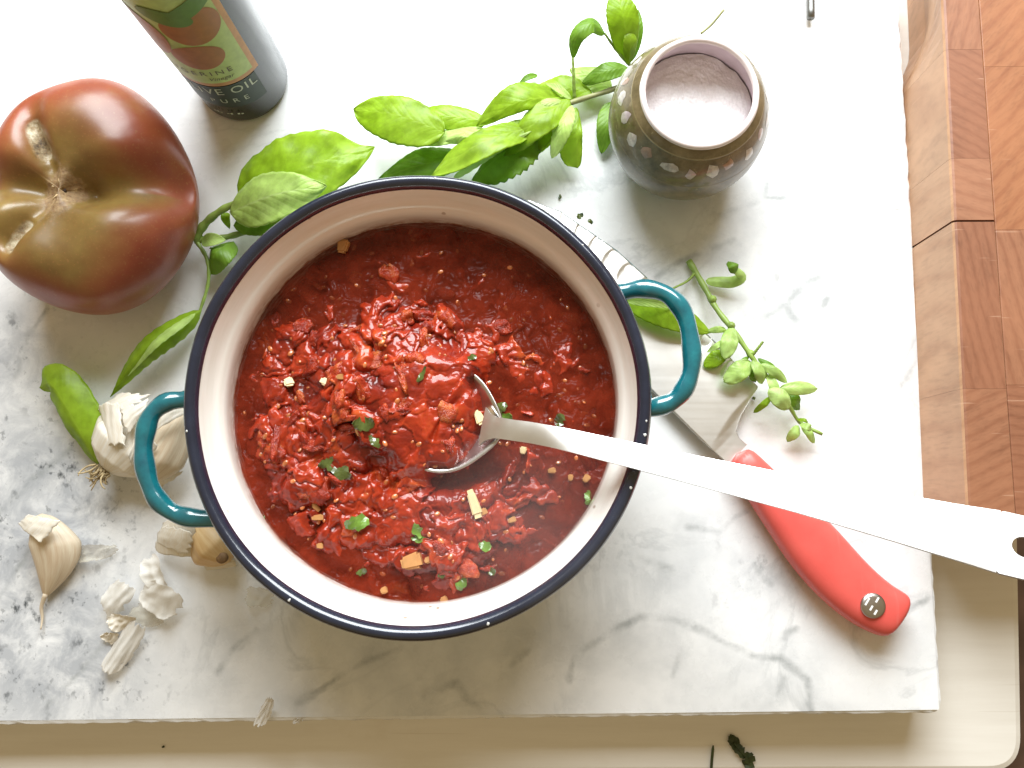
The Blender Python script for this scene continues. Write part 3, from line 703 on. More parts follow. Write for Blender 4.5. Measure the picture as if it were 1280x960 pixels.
# ------------------------------------------------------------------ heirloom tomato
def m_tomato():
    t = NT('tomato_skin'); o = t.obj()
    sh = t.at('shoulder'); scar = t.at('scar'); crack = t.at('crack')
    nz = t.noise(o, 28, 5, .55)
    skin = t.ramp(nz, [(.3, (.22, .045, .020)), (.55, (.31, .075, .032)), (.75, (.36, .13, .05))])
    green = t.ramp(t.noise(o, 45, 4), [(.35, (.15, .10, .025)), (.7, (.27, .20, .05))])
    f = t.ramp(t.ma('ADD', sh, t.ma('MULTIPLY', t.ma('SUBTRACT', nz, .5), .9)), [(.30, 0.0), (.85, .85)])
    c = t.mix(f, skin, green)
    cork = t.ramp(t.noise(o, 330, 5, .7), [(.3, (.15, .08, .035)), (.6, (.36, .24, .12)), (.78, (.62, .48, .27))])
    c = t.mix(t.ramp(t.ma('ADD', scar, t.ma('MULTIPLY', t.ma('SUBTRACT', t.noise(o, 160, 5, .7), .5), .8)), [(.38, 0.0), (.55, 1.0)]), c, cork)
    cr = t.ramp(t.noise(o, 150, 4, .65), [(.35, (.06, .035, .018)), (.5, (.30, .22, .12)), (.7, (.72, .66, .50))])
    c = t.mix(t.ramp(crack, [(.25, 0.0), (.5, 1.0)]), c, cr)
    sp = t.ramp(t.noise(o, 900, 2), [(.60, 0.0), (.7, .4)])
    c = t.mix(sp, c, (.34, .16, .06))
    t.p(Base_Color=c, Roughness=t.mix(t.ramp(t.ma('MAXIMUM', scar, crack), [(.3, 0.0), (.5, 1.0)]), (.38, .38, .38), (.7, .7, .7)),
        Coat_Weight=.12, Coat_Roughness=.2, Subsurface_Weight=.08, Subsurface_Radius=(.006, .002, .001))
    t.p(Normal=t.bump(t.ma('ADD', t.ma('MULTIPLY', t.noise(o, 26, 3), 1.0), t.ma('MULTIPLY', t.noise(o, 330, 4), t.ma('MULTIPLY', t.ma('MAXIMUM', scar, crack), .6))), .35, .004)); return t.m
TC = Vector((-.2025, .1420, 0.0)); TH = .068
nt_, np_ = 130, 240; V = []; sh_, sc_a, cr_a = [], [], []
tt = P(72, 236, .054) - TC     # scar offset from the axis
furrows = [(math.radians(3), .0078, .27, 1.45), (math.radians(178), .0055, .24, 1.05), (math.radians(222), .0034, .2, .8), (math.radians(122), .003, .2, .85), (math.radians(285), .0008, .5, 1.0), (math.radians(60), .0006, .6, 1.0)]
cracks = [(math.radians(124), .30, .62, .0030), (math.radians(226), .38, .72, .0026)]
for i in range(nt_):
    th = math.pi * (i / (nt_ - 1)) ** 1.15 if True else 0
    for k in range(np_):
        ph = 2 * math.pi * k / np_; s_, c_ = math.sin(th), math.cos(th)
        rx, ry = .0455, .0585
        lob = 1 + .035 * math.cos(2 * ph + .2) + .018 * math.cos(3 * ph + 1.2) + .012 * math.cos(5 * ph)
        # flattened ball
        x, y = rx * lob * math.copysign(abs(s_) ** .86, s_) * math.cos(ph), ry * lob * math.copysign(abs(s_) ** .86, s_) * math.sin(ph)
        z = TH * .5 + TH * .5 * math.copysign(abs(c_) ** .9, c_)
        topw = max(0.0, c_)
        z -= .0125 * math.exp(-(th / .42) ** 2)
        fur = 0
        for (fp, dep, wd, reach) in furrows:
            dph = (ph - fp + math.pi) % (2 * math.pi) - math.pi
            g_ = math.exp(-(dph * (s_ + .12) / (wd * (.55 + .6 * th / 1.5))) ** 2) * (1 - float(sstep(reach * .75, reach * 1.25, th))) * (1 if abs(dph) < 1.6 else 0)
            z -= dep * g_ * 1.9 * min(1, th * 4 + .3); fur = max(fur, g_)
        x += tt.x * topw ** 2 * .9; y += tt.y * topw ** 2 * .9
        ck = 0
        for (cp, t0, t1, wd) in cracks:
            dph = (ph - cp + math.pi) % (2 * math.pi) - math.pi
            lat = abs(dph) * s_ * .047; lon = float(sstep(t0 - .1, t0 + .02, th) * (1 - sstep(t1 - .05, t1 + .08, th)))
            ck = max(ck, lon * math.exp(-(lat / wd) ** 2))
        z -= .0032 * ck
        n_ = mn.noise(Vector((x * 40, y * 40, z * 40))) * .0010
        V.append((TC.x + x * (1 + n_ * 12), TC.y + y * (1 + n_ * 12), max(.0003, z + n_)))
        sh_.append(min(1, .75 * math.exp(-(th / .95) ** 2) + .35 * fur * math.exp(-(th / 1.2) ** 2) + (.22 if math.sin(ph) < 0 else -.12) * math.exp(-((th - .7) / .5) ** 2)))
        lean = 1 + .45 * max(0, math.cos(ph - math.radians(225)))
        sc_a.append(math.exp(-(th / (.15 * lean)) ** 2)); cr_a.append(ck)
TOM = m_tomato()
tomato = thing('heirloom_tomato', 'big brownish red heirloom tomato with cracked corky stem scar', 'tomato', TC)
tb = mesh_obj('tomato_body', V, gridfaces(nt_, np_, False, True), TOM, tomato)
attr(tb, 'shoulder', sh_); attr(tb, 'scar', sc_a); attr(tb, 'crack', cr_a)
DARK = simple('dark_hollow', (.035, .018, .01), .8, .3)
tipz = max(v[2] for v in V[:np_])
sp_ = Vector((TC.x + tt.x * .9, TC.y + tt.y * .9, V[0][2] + .0003))
tube('stem_hole', [sp_ + Vector((0, 0, -.002)), sp_ + Vector((0, 0, .0002))], [.0012, .0016], DARK, tomato, 12)
CORK = simple('dry_stem_tissue', (.50, .36, .19), .75, .35, 500, .5, 900)
for k in range(3):
    a = rnd.uniform(0, 6.28); r = rnd.uniform(.0025, .0045); l = rnd.uniform(.0015, .0035)
    p = sp_ + Vector((math.cos(a) * r, math.sin(a) * r, .0006)); d = Vector((math.cos(a + rnd.uniform(-.7, .7)), math.sin(a + rnd.uniform(-.7, .7)), rnd.uniform(.0, .3)))
    tube('scar_flake', [p, p + d * l * .5 + Vector((0, 0, .0006)), p + d * l], [.0006, .0004, .0001], CORK, tomato, 6, .6)

# ------------------------------------------------------------------ oil bottle
bc = P(306, 101, 0); BRd = .0238
bottle = thing('oil_bottle', 'dark glass oil bottle with orange bordered fruit label', 'bottle', bc)
def m_glass():
    t = NT('dark_bottle_glass'); o = t.obj()
    t.p(Base_Color=t.ramp(t.noise(o, 40, 3), [(.3, (.006, .010, .005)), (.7, (.012, .017, .009))]), Roughness=.2, Specular_IOR_Level=.5,
        Normal=t.bump(t.noise(o, 60, 2), .1, .001)); return t.m
GLASS = m_glass()
lathe('glass_body', [(.0001, .0012), (.016, .0006), (BRd - .003, .0004), (BRd - .0008, .0018), (BRd, .0045), (BRd, .155), (BRd - .001, .165), (BRd - .005, .178), (.012, .190), (.0105, .200), (.0105, .236), (.0115, .238), (.0115, .245), (.0095, .246), (.0001, .246)], bc, GLASS, bottle, 96)
lathe('cap', [(.0118, .236), (.0122, .238), (.0122, .262), (.0112, .264), (.0001, .264)], bc, simple('black_cap', (.02, .02, .02), .4), bottle, 48)
def ray_cyl(px, py, r):
    d = RC @ Vector((px - 640, -(py - 480), -F)); o = Vector((0, 0, CAM_H)); ox, oy = o.x - bc.x, o.y - bc.y
    a = d.x ** 2 + d.y ** 2; b = 2 * (ox * d.x + oy * d.y); c = ox * ox + oy * oy - r * r; D = b * b - 4 * a * c
    D = max(D, 0); t = (-b - math.sqrt(D)) / (2 * a); p = o + d * t
    return math.atan2(p.y - bc.y, p.x - bc.x), p.z
def wrap(pts2, off):   # (angle, z) -> cylinder
    r = BRd + off; return [(bc.x + r * math.cos(a), bc.y + r * math.sin(a), z) for a, z in pts2]
def patch(name, a0, a1, zlo, zhi, off, mat, parent, nu=48, nv=10):
    pts = []
    for i in range(nu):
        a = lerp(a0, a1, i / (nu - 1)); l, h_ = zlo(a) if callable(zlo) else zlo, zhi(a) if callable(zhi) else zhi
        for j in range(nv): pts.append((a, lerp(l, h_, j / (nv - 1))))
    return mesh_obj(name, wrap(pts, off), gridfaces(nu, nv), mat, parent)
def ell(name, ac, zc, ra, rz, off, mat, parent, rot=0.0, lobed=0.0):
    pts = [(ac, zc)]; n = 40; Fc = []
    for ring in (.12, .25, .38, .5, .62, .75, .88, 1.0):
        for k in range(n):
            a = 2 * math.pi * k / n; q_ = ring * (1 + lobed * math.cos(2 * a)); x, y = ra * BRd * math.cos(a) * q_, rz * math.sin(a) * q_
            c, s = math.cos(rot), math.sin(rot); pts.append((ac + (c * x - s * y) / BRd, zc + s * x + c * y))
    for k in range(n):
        k2 = (k + 1) % n; Fc.append((0, 1 + k, 1 + k2)); Fc += [(1 + q * n + k, 1 + q * n + n + k, 1 + q * n + n + k2, 1 + q * n + k2) for q in range(7)]
    return mesh_obj(name, wrap(pts, off), Fc, mat, parent)
aR, zR = ray_cyl(322, 76, BRd); aT, zT = ray_cyl(272, 2, BRd); aB, zB = ray_cyl(268, 107, BRd)
aR = (aR + aT) / 2; aL = aR - math.radians(172); aC = (aR + aL) / 2
paper = lambda n, c: simple(n, c, .5, .12, 260, Coat_Weight=.1, Coat_Roughness=.25)
ORG, PGR, DGR = paper('label_orange', (.50, .23, .075)), paper('label_pale_green', (.42, .50, .16)), paper('label_dark_green', (.014, .028, .010))
FRU, LGR, TXT, PALE = paper('label_fruit', (.36, .125, .035)), paper('label_leaf', (.11, .20, .035)), paper('label_ink', (.10, .07, .03)), paper('label_pale_ink', (.48, .50, .36))
bow = lambda a: 0.0
zlab0 = min(zR, zB) - .0005
label = patch('label_panel', aL, aR, zlab0, zlab0 + .085, .00020, ORG, bottle, 96, 12)
mg = math.radians(7.5)
patch('label_field', aL + mg, aR - mg, zlab0 + .0030, zlab0 + .082, .00034, PGR, label, 96, 12)
def fruit(px, py, ra, rz, rot=0.0):
    a, z = ray_cyl(px, py, BRd); ell('printed_fruit', a, z, ra, rz, .00046, FRU, label, rot)
a1, z1 = ray_cyl(252, 72, BRd); a2, z2 = ray_cyl(243, 38, BRd)
ell('printed_fruit', a1 - .06, z1, .50, .0095, .00046, FRU, label); ell('printed_fruit', a2 - .02, z2 + .002, .55, .0120, .00052, FRU, label)
ell('printed_fruit', a1 - .95, z1 + .014, .55, .0170, .00060, FRU, label)
a3, z3 = ray_cyl(240, 12, BRd); a4, z4 = ray_cyl(205, 22, BRd)
ell('printed_leaf', a3, z3 + .002, .55, .0052, .00066, LGR, label, .35, .12); ell('printed_leaf', a4, z4, .42, .0055, .00070, LGR, label, -.5, .12)
a5, z5 = ray_cyl(205, -6, BRd); ell('printed_fruit', a5, z5 + .012, .5, .010, .00060, FRU, label)
dark = patch('lower_label', aR - math.radians(160), aR - math.radians(8), zlab0 - .021, zlab0 - .0006, .00024, DGR, bottle, 96, 6)
def text3(txt, px_end, py_end, hgt, mat, parent, spacing=1.0, shear=0.0, off=.0005, w_=1.0):
    """line of print whose last letter ends at the given pixel"""
    ae, ze = ray_cyl(px_end, py_end, BRd)
    cu = bpy.data.curves.new('t', 'FONT'); cu.body = txt; cu.size = hgt / .72; cu.space_character = spacing; cu.shear = shear; cu.resolution_u = 3
    ob = bpy.data.objects.new('t', cu); COL.objects.link(ob); dg = bpy.context.evaluated_depsgraph_get()
    me = ob.evaluated_get(dg).to_mesh(); vv = [v.co.copy() for v in me.vertices]; ff = [tuple(p.vertices) for p in me.polygons]
    ob.evaluated_get(dg).to_mesh_clear(); bpy.data.objects.remove(ob)
    xm = max(v.x for v in vv)
    mesh_obj('printed_text', wrap([(ae + (v.x - xm) * w_ / BRd, ze + v.y) for v in vv], off), ff, mat, parent, smooth=False)
text3('TANGERINE', 291, 86, .0036, TXT, label, 1.45, w_=1.1)
text3('Vinegar', 294, 93, .0027, TXT, label, 1.05, .35)
text3('OLIVE OIL', 321, 100, .0058, PALE, dark, 1.15)
text3('PURE', 312, 121, .0038, PALE, dark, 1.9)
ai, zi = ray_cyl(305, 141, BRd)
for k in range(9):
    if k in (2, 5): continue
    patch('small_print', ai - .075 * k - .05, ai - .075 * k, zi, zi + .0010 + .0005 * (k % 2), .0005, PALE, dark, 3, 2)

# ------------------------------------------------------------------ salt jar
jc = P(857, 158, 0.012); jc.z = 0
jc = (P(873, 119, .062) * .62 + P(863, 142, .034) * .38); jc.z = 0
jar = thing('salt_jar', 'round olive lacquered salt jar inlaid with pale shell pieces', 'jar', jc)
def m_jar():
    t = NT('olive_lacquer'); o = t.obj()
    c = t.ramp(t.noise(o, 110, 6, .7), [(.3, (.085, .065, .024)), (.7, (.25, .19, .095))])
    c = t.mix(t.ramp(t.noise(o, 420, 2), [(.66, 0.0), (.72, .5)]), c, (.35, .28, .15))
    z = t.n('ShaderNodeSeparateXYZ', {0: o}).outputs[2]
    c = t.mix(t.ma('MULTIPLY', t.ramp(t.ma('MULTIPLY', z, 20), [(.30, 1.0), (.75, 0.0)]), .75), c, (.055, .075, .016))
    t.p(Base_Color=c, Roughness=.35, Coat_Weight=.6, Coat_Roughness=.08, Coat_IOR=1.4); return t.m
JAR = m_jar()
LILAC = simple('lilac_glaze', (.60, .50, .54), .4, .08, 80); LIP = simple('jar_lip_glaze', (.80, .71, .70), .25, .06, 200, Coat_Weight=.5)
jp = [(.0001, .0008), (.0185, .0006), (.0200, .0012), (.0235, .0045), (.0300, .0115), (.0352, .0205), (.0376, .0300), (.0372, .0395), (.0348, .0480), (.0308, .0555), (.0278, .0592), (.0264, .0606)]
jp2 = [Vector((a, b, 0)) for a, b in jp]; jps = [(p.x, p.y) for p in spline(jp2, 48)]
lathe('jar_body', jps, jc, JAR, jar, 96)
lathe('jar_lip', [(.0268, .0602), (.0265, .0615), (.0254, .0621), (.0243, .0616), (.0239, .0602)], jc, LIP, jar, 96, lambda a, z: .006 * mn.noise(Vector((math.cos(a) * 4, math.sin(a) * 4, 2))))
lathe('jar_inner', [(.0240, .0604), (.0248, .056), (.0268, .050), (.0285, .044), (.0285, .030), (.020, .018), (.0001, .016)], jc, LILAC, jar, 96)
BAND = simple('jar_band', (.24, .19, .09), .3, .1, 200, Coat_Weight=1.0)
def jr(z): return interp([p[1] for p in jps[8:]], [p[0] for p in jps[8:]], z)
for zz in (.0415, .0568):
    lathe('inlay_line', [(jr(zz - .0003) + .00003, zz - .0003), (jr(zz) + .00018, zz), (jr(zz + .0003) + .00003, zz + .0003)], jc, BAND, jar, 96)
shell = [simple('shell_white', (.52, .47, .42), .35, .3, 500, Coat_Weight=1.0), simple('shell_pink', (.34, .20, .12), .3, .15, 500, Coat_Weight=1.0), simple('shell_lilac', (.50, .41, .42), .3, .15, 500, Coat_Weight=1.0)]
for k in range(21):
    a0 = 2 * math.pi * k / 21 + .1 + rnd.uniform(-.05, .05); zc = .0508 + rnd.uniform(-.0013, .0013); n = 9; V = []
    ra, rb = rnd.uniform(.0024, .0040), rnd.uniform(.0026, .0044); m = shell[0] if k % 2 == 0 else shell[1] if k % 4 == 1 else shell[2]
    if k % 2: ra *= .85
    cen = []
    for ring in (0, .6, 1.0):
        for j in range(n):
            a = 2 * math.pi * j / n; rr = ring * rnd.uniform(.72, 1.25)
            zz = zc + rb * rr * math.sin(a) * .8; aa = a0 + ra * rr * math.cos(a) / .034
            r = jr(zz) + (.00022 if ring < 1 else .00012); V.append((jc.x + r * math.cos(aa), jc.y + r * math.sin(aa), zz + (.0001 if ring < 1 else 0)))
    mesh_obj('shell_inlay', V, gridfaces(3, n, False, True), m, jar)
def m_salt():
    t = NT('salt_grains'); o = t.obj()
    v = t.vor(o, 900)
    t.p(Base_Color=t.mix(v, (.90, .87, .87), (.80, .77, .78)), Roughness=.5, Subsurface_Weight=.3, Subsurface_Radius=(.002, .002, .002), Normal=t.bump(t.ma('ADD', v, t.noise(o, 300, 4)), .35, .0006)); return t.m
nr, na = 44, 96; V = []
for i in range(nr):
    r = .0278 * (i + .01) / (nr - 1)
    for k in range(na):
        a = 2 * math.pi * k / na; x, y = r * math.cos(a), r * math.sin(a)
        z = .0445 + .0012 * mn.fractal(Vector((x * 90, y * 90, 3)), 1, 2, 4) + .0006 * mn.noise(Vector((x * 900, y * 900, 0))) - .004 * math.exp(-((x - .004) ** 2 + (y - .006) ** 2) / .012 ** 2)
        V.append((jc.x + x, jc.y + y, z))
tag(mesh_obj('salt', V, gridfaces(nr, na, False, True), m_salt(), base=(jc.x, jc.y, .044)), 'coarse white salt filling the olive jar', 'salt')

# ------------------------------------------------------------------ basil
def stem(pts, r0, r1, mat, parent, name='stem', n=24):
    q = spline([P(*p) for p in pts], n); tube(name, q, [lerp(r0, r1, k / (n - 1)) * (1 + .12 * math.sin(k * 1.7)) for k in range(n)], mat, parent, 8)
A = thing('basil_sprig', 'basil sprig with broad leaves between the tomato and the pot', 'herb', P(255, 300, 0))
stem([(243, 300, .012), (256, 280, .016), (278, 262, .020), (310, 247, .024), (345, 230, .026)], .0024, .0012, STEM, A)
stem([(243, 300, .012), (275, 298, .010), (330, 284, .008)], .0020, .0014, STEM, A)
stem([(246, 302, .012), (259, 325, .012), (260, 355, .011), (248, 395, .010)], .0011, .0008, STEM, A)
leaf('leaf', (300, 258, .020), (468, 184, .022), 104, LEAF, A, arch=.010, fold=-.12, roll=.10, lr=(1.05, .95), shape=(.42, .78), wave_a=.16, serr=.02)
leaf('leaf', (288, 266, .022), (408, 232, .034), 66, LEAF2, A, arch=.006, fold=-.15, roll=.1, shape=(.5, .85), wave_a=.12)
leaf('leaf', (292, 282, .014), (370, 276, .012), 34, LEAF3, A, arch=.002, fold=-.2, shape=(.6, .8))
leaf('leaf', (252, 303, .014), (282, 300, .018), 18, LEAF2, A, arch=.002, fold=.3)
leaf('leaf', (292, 302, .012), (262, 342, .010), 40, LEAF3, A, arch=.008, fold=-.4, roll=.3, shape=(.5, .6))
leaf('leaf', (284, 266, .014), (287, 286, .008), 12, LEAF, A, fold=.2)
leaf('leaf', (250, 388, .012), (138, 496, .005), 40, LEAF, A, arch=.012, fold=-.5, roll=-.35, lr=(.95, .55), shape=(.55, 1.0), serr=.05, wave_a=.06)
leaf('leaf', (244, 392, .0185), (160, 470, .014), 12, LEAF2, A, arch=.006, fold=-.3, roll=.2, shape=(.5, 1.0), serr=.08)
L1 = thing('basil_leaf', 'single basil leaf with a hooked tip tucked under the garlic bulb roots', 'leaf', P(90, 530, 0))
leaf('leaf_blade', (122, 580, .008), (50, 484, .014), 52, LEAF, L1, arch=.010, fold=-.45, roll=-.15, shape=(.42, .55), bend=.03, wave_a=.08, lr=(.75, 1.2), mid=[(100, 540, .018), (66, 482, .020)])

Bs = thing('basil_sprig', 'leafy basil sprig lying from the salt jar to the pot rim', 'herb', P(650, 160, 0))
stem([(790, 100, .009), (765, 112, .010), (715, 128, .012), (690, 140, .015), (650, 166, .020), (600, 200, .024)], .0013, .0016, STEMB, Bs)
stem([(718, 122, .012), (717, 95, .018), (716, 72, .022)], .0009, .0006, STEM, Bs)
LS = [((556, 165, .024), (442, 137, .020), 76, LEAF, dict(arch=.006, fold=-.14, roll=-.10, shape=(.48, .62), lr=(1.12, .88))),
      ((608, 152, .020), (500, 146, .016), 40, LEAF, dict(arch=.004, fold=-.2, shape=(.5, .7))),
      ((580, 196, .010), (474, 224, .006), 54, LEAF3, dict(arch=.004, fold=-.15)),
      ((700, 121, .022), (596, 158, .022), 46, LEAF, dict(arch=.010, fold=-.22, roll=-.15, lr=(.65, 1.35), shape=(.6, .8))),
      ((668, 158, .026), (540, 220, .026), 54, LEAF, dict(arch=.010, fold=-.15, roll=.25, shape=(.6, .7))),
      ((712, 124, .024), (630, 196, .022), 52, LEAF, dict(arch=.008, fold=-.2, roll=.1, shape=(.5, .75))),
      ((664, 164, .030), (566, 224, .024), 14, LEAF2, dict(arch=.003, fold=-.1, roll=-.6, serr=.1, shape=(.8, .5))),
      ((672, 165, .018), (590, 226, .014), 66, LEAF3, dict(arch=.006, fold=-.15, lr=(1.3, .4), serr=.06, shape=(.5, .6))),
      ((715, 132, .026), (690, 198, .022), 30, LEAF2, dict(arch=.006, fold=-.25, roll=.3, shape=(.7, .7), serr=.05)),
      ((720, 135, .016), (722, 210, .008), 40, LEAF, dict(arch=.004, fold=-.1, lr=(.4, 1.5), shape=(.5, .35))),
      ((700, 140, .016), (655, 200, .008), 44, LEAF, dict(arch=.003, fold=-.1)),
      ((784, 84, .014), (728, 104, .012), 30, LEAF3, dict(arch=.004, fold=-.2, shape=(.5, .6))),
      ((740, 116, .010), (662, 112, .006), 44, LEAF, dict(arch=.004, fold=-.15, shape=(.6, .8))),
      ((765, 112, .006), (712, 86, .006), 40, LEAF2, dict(arch=.002, fold=-.1)),
      ((714, 124, .024), (682, 104, .022), 12, LEAF2, dict(arch=.002, fold=.2)),
      ((710, 130, .024), (660, 135, .027), 18, LEAF2, dict(arch=.003, fold=-.3)),
      ((600, 178, .028), (556, 176, .024), 20, LEAF2, dict(arch=.006, fold=-.6, curl=.3)),
      ((636, 172, .024), (562, 200, .018), 22, LEAF3, dict(arch=.002, fold=-.1)),
      ((630, 168, .029), (600, 190, .029), 6, LEAF2, dict(arch=.002)),
      ((645, 160, .024), (582, 206, .022), 40, LEAF, dict(arch=.006, fold=-.2, roll=.2)), ((694, 150, .018), (636, 208, .010), 44, LEAF, dict(arch=.004, fold=-.2)),
      ((622, 166, .022), (520, 180, .014), 34, LEAF2, dict(arch=.005, fold=-.3, roll=.3)), ((655, 150, .024), (604, 196, .027), 24, LEAF2, dict(arch=.004, fold=-.3, roll=-.3)),
      ((763, 128, .008), (752, 192, .004), 32, LEAF3, dict(arch=.004, fold=-.15, shape=(.5, .7)))]
for (b, t, wpx, m, kw) in LS: leaf('leaf', b, t, wpx * .84, m, Bs, **{**kw, 'wave_a': .10})
L2 = thing('basil_sprig', 'upright basil tip with a curled leaf behind the salt jar', 'herb', P(785, 78, 0))
stem([(800, 92, .006), (786, 80, .010), (770, 62, .016), (756, 42, .022)], .0010, .0006, STEM, L2)
leaf('leaf', (756, 42, .022), (716, 74, .020), 24, LEAF3, L2, fold=-.35, shape=(.5, .7), roll=.1, mid=[(740, 29, .030), (721, 45, .030)])
leaf('leaf', (786, 80, .010), (768, -14, .030), 44, LEAF, L2, arch=.008, fold=-.2, shape=(.7, .75))
leaf('leaf', (787, 78, .008), (798, 12, .020), 22, LEAF3, L2, arch=.004, fold=-.2)
leaf('leaf', (786, 80, .012), (788, 34, .022), 20, LEAF, L2, arch=.004, fold=-.2, roll=.3)
L2s = tube('loose_twig', spline([P(876, 42, .004), P(890, 30, .005), P(905, 12, .008)], 12), [.0007] * 12, STEMB, None, 6, base=P(890, 28, 0)); tag(L2s, 'thin dry twig poking out behind the salt jar', 'twig')
lf = thing('basil_leaf', 'tiny fallen green leaf on marble above the basil sprig', 'leaf', P(660, 98, 0)); leaf('leaf_blade', (672, 94, .002), (649, 104, .004), 9, LEAF3, lf, arch=.002)
L3 = thing('basil_leaf', 'green basil leaf on the knife blade under the teal pot handle', 'leaf', P(835, 395, .0086))
leaf('leaf_blade', (776, 368, .012), (888, 416, .012), 44, LEAF, L3, arch=.006, fold=-.25, roll=.10, lr=(.8, 1.0), shape=(.55, .75))
leaf('leaf_fold', (782, 376, .020), (850, 384, .018), 12, LEAF2, L3, arch=.003, fold=.2, roll=.5, shape=(.6, .8))

Cs = thing('oregano_sprig', 'thin oregano sprig with small pale leaves across knife heel', 'herb', P(940, 440, 0))
stem([(861, 326, .003), (880, 358, .005), (895, 385, .009), (918, 415, .013), (939, 445, .015), (958, 470, .014), (985, 505, .010), (1000, 528, .006), (1028, 543, .008)], .0017, .0008, STEM, Cs, n=40)
stem([(940, 445, .015), (947, 436, .018), (954, 427, .020)], .0008, .0006, STEM, Cs)
stem([(868, 342, .004), (858, 352, .006), (838, 362, .008)], .0008, .0005, STEM, Cs)
for (x, y) in [(891, 374), (914, 407), (938, 442)]:
    p = P(x, y, .009 if x < 900 else .0145); lathe('stem_node', [(.0001, -.0018), (.0016, -.0012), (.0021, 0), (.0016, .0012), (.0001, .0018)], p, STEM, Cs, 10)
for (b, t, wpx, m) in [((914, 408, .015), (906, 449, .018), 27, LEAFO), ((908, 413, .014), (884, 414, .012), 11, LEAFO), ((908, 425, .013), (884, 440, .014), 9, LEAFO), ((938, 452, .016), (905, 478, .014), 32, LEAFO), ((936, 446, .014), (922, 455, .012), 7, LEAF3),
                       ((941, 450, .017), (953, 480, .015), 20, LEAFO), ((939, 452, .014), (944, 478, .012), 22, LEAF3), ((947, 448, .015), (976, 472, .012), 12, LEAF3), ((950, 455, .017), (984, 478, .014), 16, LEAFO), ((986, 512, .016), (961, 486, .018), 29, LEAFO),
                       ((974, 486, .015), (1022, 486, .010), 22, LEAFO), ((984, 492, .010), (999, 512, .006), 22, LEAF3), ((964, 496, .012), (942, 516, .006), 11, LEAF), ((998, 532, .008), (984, 552, .006), 17, LEAFO), ((1002, 532, .008), (1018, 554, .005), 13, LEAFO),
                       ((1000, 530, .010), (1014, 538, .012), 12, LEAFO), ((908, 438, .010), (880, 458, .009), 26, LEAF), ((960, 468, .015), (970, 500, .013), 16, LEAFO), ((996, 524, .008), (1010, 528, .009), 6, LEAF)]:
    leaf('leaf', b, t, wpx * .8, m, Cs, thick=.00012, wave_a=.15, arch=.003, fold=rnd.uniform(-.4, .1), roll=rnd.uniform(-.3, .3), shape=(.55, .55), nv=18, nu=6, serr=0)
L4 = thing('curled_leaf', 'small curled pale green leaf lying beside the oregano stem', 'leaf', P(905, 350, 0))
leaf('leaf_blade', (882, 351, .004), (910, 330, .016), 15, LEAFO, L4, fold=-.3, shape=(.35, .5), mid=[(900, 352, .006), (916, 352, .008), (927, 345, .013)], serr=0)
leaf('leaf_tip', (918, 342, .016), (910, 327, .014), 14, LEAF3, L4, fold=-.3, shape=(.4, .5), serr=0, nv=14, nu=6)

# ------------------------------------------------------------------ garlic
def m_husk(name, a, b, alpha=1.0):
    t = NT(name); uv = t.uv(); o = t.obj()
    st = t.noise(t.mapping(uv, (18, 1.0, 1)), 1.6, 5, .65)
    c = t.mix(t.ramp(st, [(.35, 0.0), (.7, 1.0)]), a, b)
    c = t.mix(t.ramp(t.noise(o, 90, 4), [(.55, 0.0), (.85, .4)]), c, (.66, .50, .32))
    t.p(Base_Color=c, Roughness=.4, Normal=t.bump(st, .26, .0007), Alpha=alpha)
    tr = t.n('ShaderNodeBsdfTranslucent', {'Color': c}); mx = t.n('ShaderNodeMixShader', {0: .16, 1: t.bs.outputs[0], 2: tr.outputs[0]})
    if alpha < 1:
        tp = t.n('ShaderNodeBsdfTransparent'); mx = t.n('ShaderNodeMixShader', {0: 1 - alpha, 1: mx.outputs[0], 2: tp.outputs[0]}); t.p(Alpha=1.0)
    t.t.links.new(mx.outputs[0], t.out.inputs[0]); return t.m
HUSK = m_husk('garlic_husk', (.91, .885, .82), (.80, .71, .56)); SKIN = m_husk('garlic_skin', (.93, .915, .88), (.84, .80, .72), .62); SKIN2 = m_husk('garlic_skin_sheer', (.78, .74, .62), (.62, .56, .42), .30)
CLOVE = m_husk('clove_skin', (.83, .74, .58), (.62, .46, .30)); CLOVEO = m_husk('clove_skin_amber', (.82, .62, .34), (.66, .42, .18)); ROOT = simple('garlic_root', (.42, .32, .17), .7, .35, 300)
def clove(name, a, b, wpx, mat, parent, h=.6, bend=.12, nv=34, nu=28, tipsharp=1.0, side=1, base=None):
    """teardrop clove from blunt root end a to tip b (px, py, z)"""
    A_p, B_p = P(*a), P(*b); W = .5 * S(wpx, .5 * (a[2] + b[2])); d = B_p - A_p; hd = d.normalized(); sd = Vector((-hd.y, hd.x, 0)).normalized() * side; up = hd.cross(sd); up = up if up.z > 0 else -up
    V = []; uvs = []
    for i in range(nv):
        t = i / (nv - 1); wv = W * (min(1, (t / .34)) ** .5 if t < .34 else max(0.0, 1 - ((t - .34) / .66) ** 1.6)) ** tipsharp
        wv = max(wv, W * .03)
        c = A_p + d * t + sd * bend * d.length * math.sin(math.pi * t)
        for k in range(nu):
            a_ = 2 * math.pi * k / nu; r = 1 + .07 * math.cos(3 * a_ + 1) + .05 * math.cos(5 * a_ + t)
            p = c + sd * wv * r * math.cos(a_) + up * wv * r * h * math.sin(a_); V.append((p.x, p.y, max(p.z, .0006))); uvs.append((k / nu, t))
    Fc = gridfaces(nv, nu, False, True); Fc.append(tuple(range(nu))); Fc.append(tuple(reversed(range((nv - 1) * nu, nv * nu))))
    o = mesh_obj(name, V, Fc, mat, parent, base=base); set_uv(o, uvs); return o
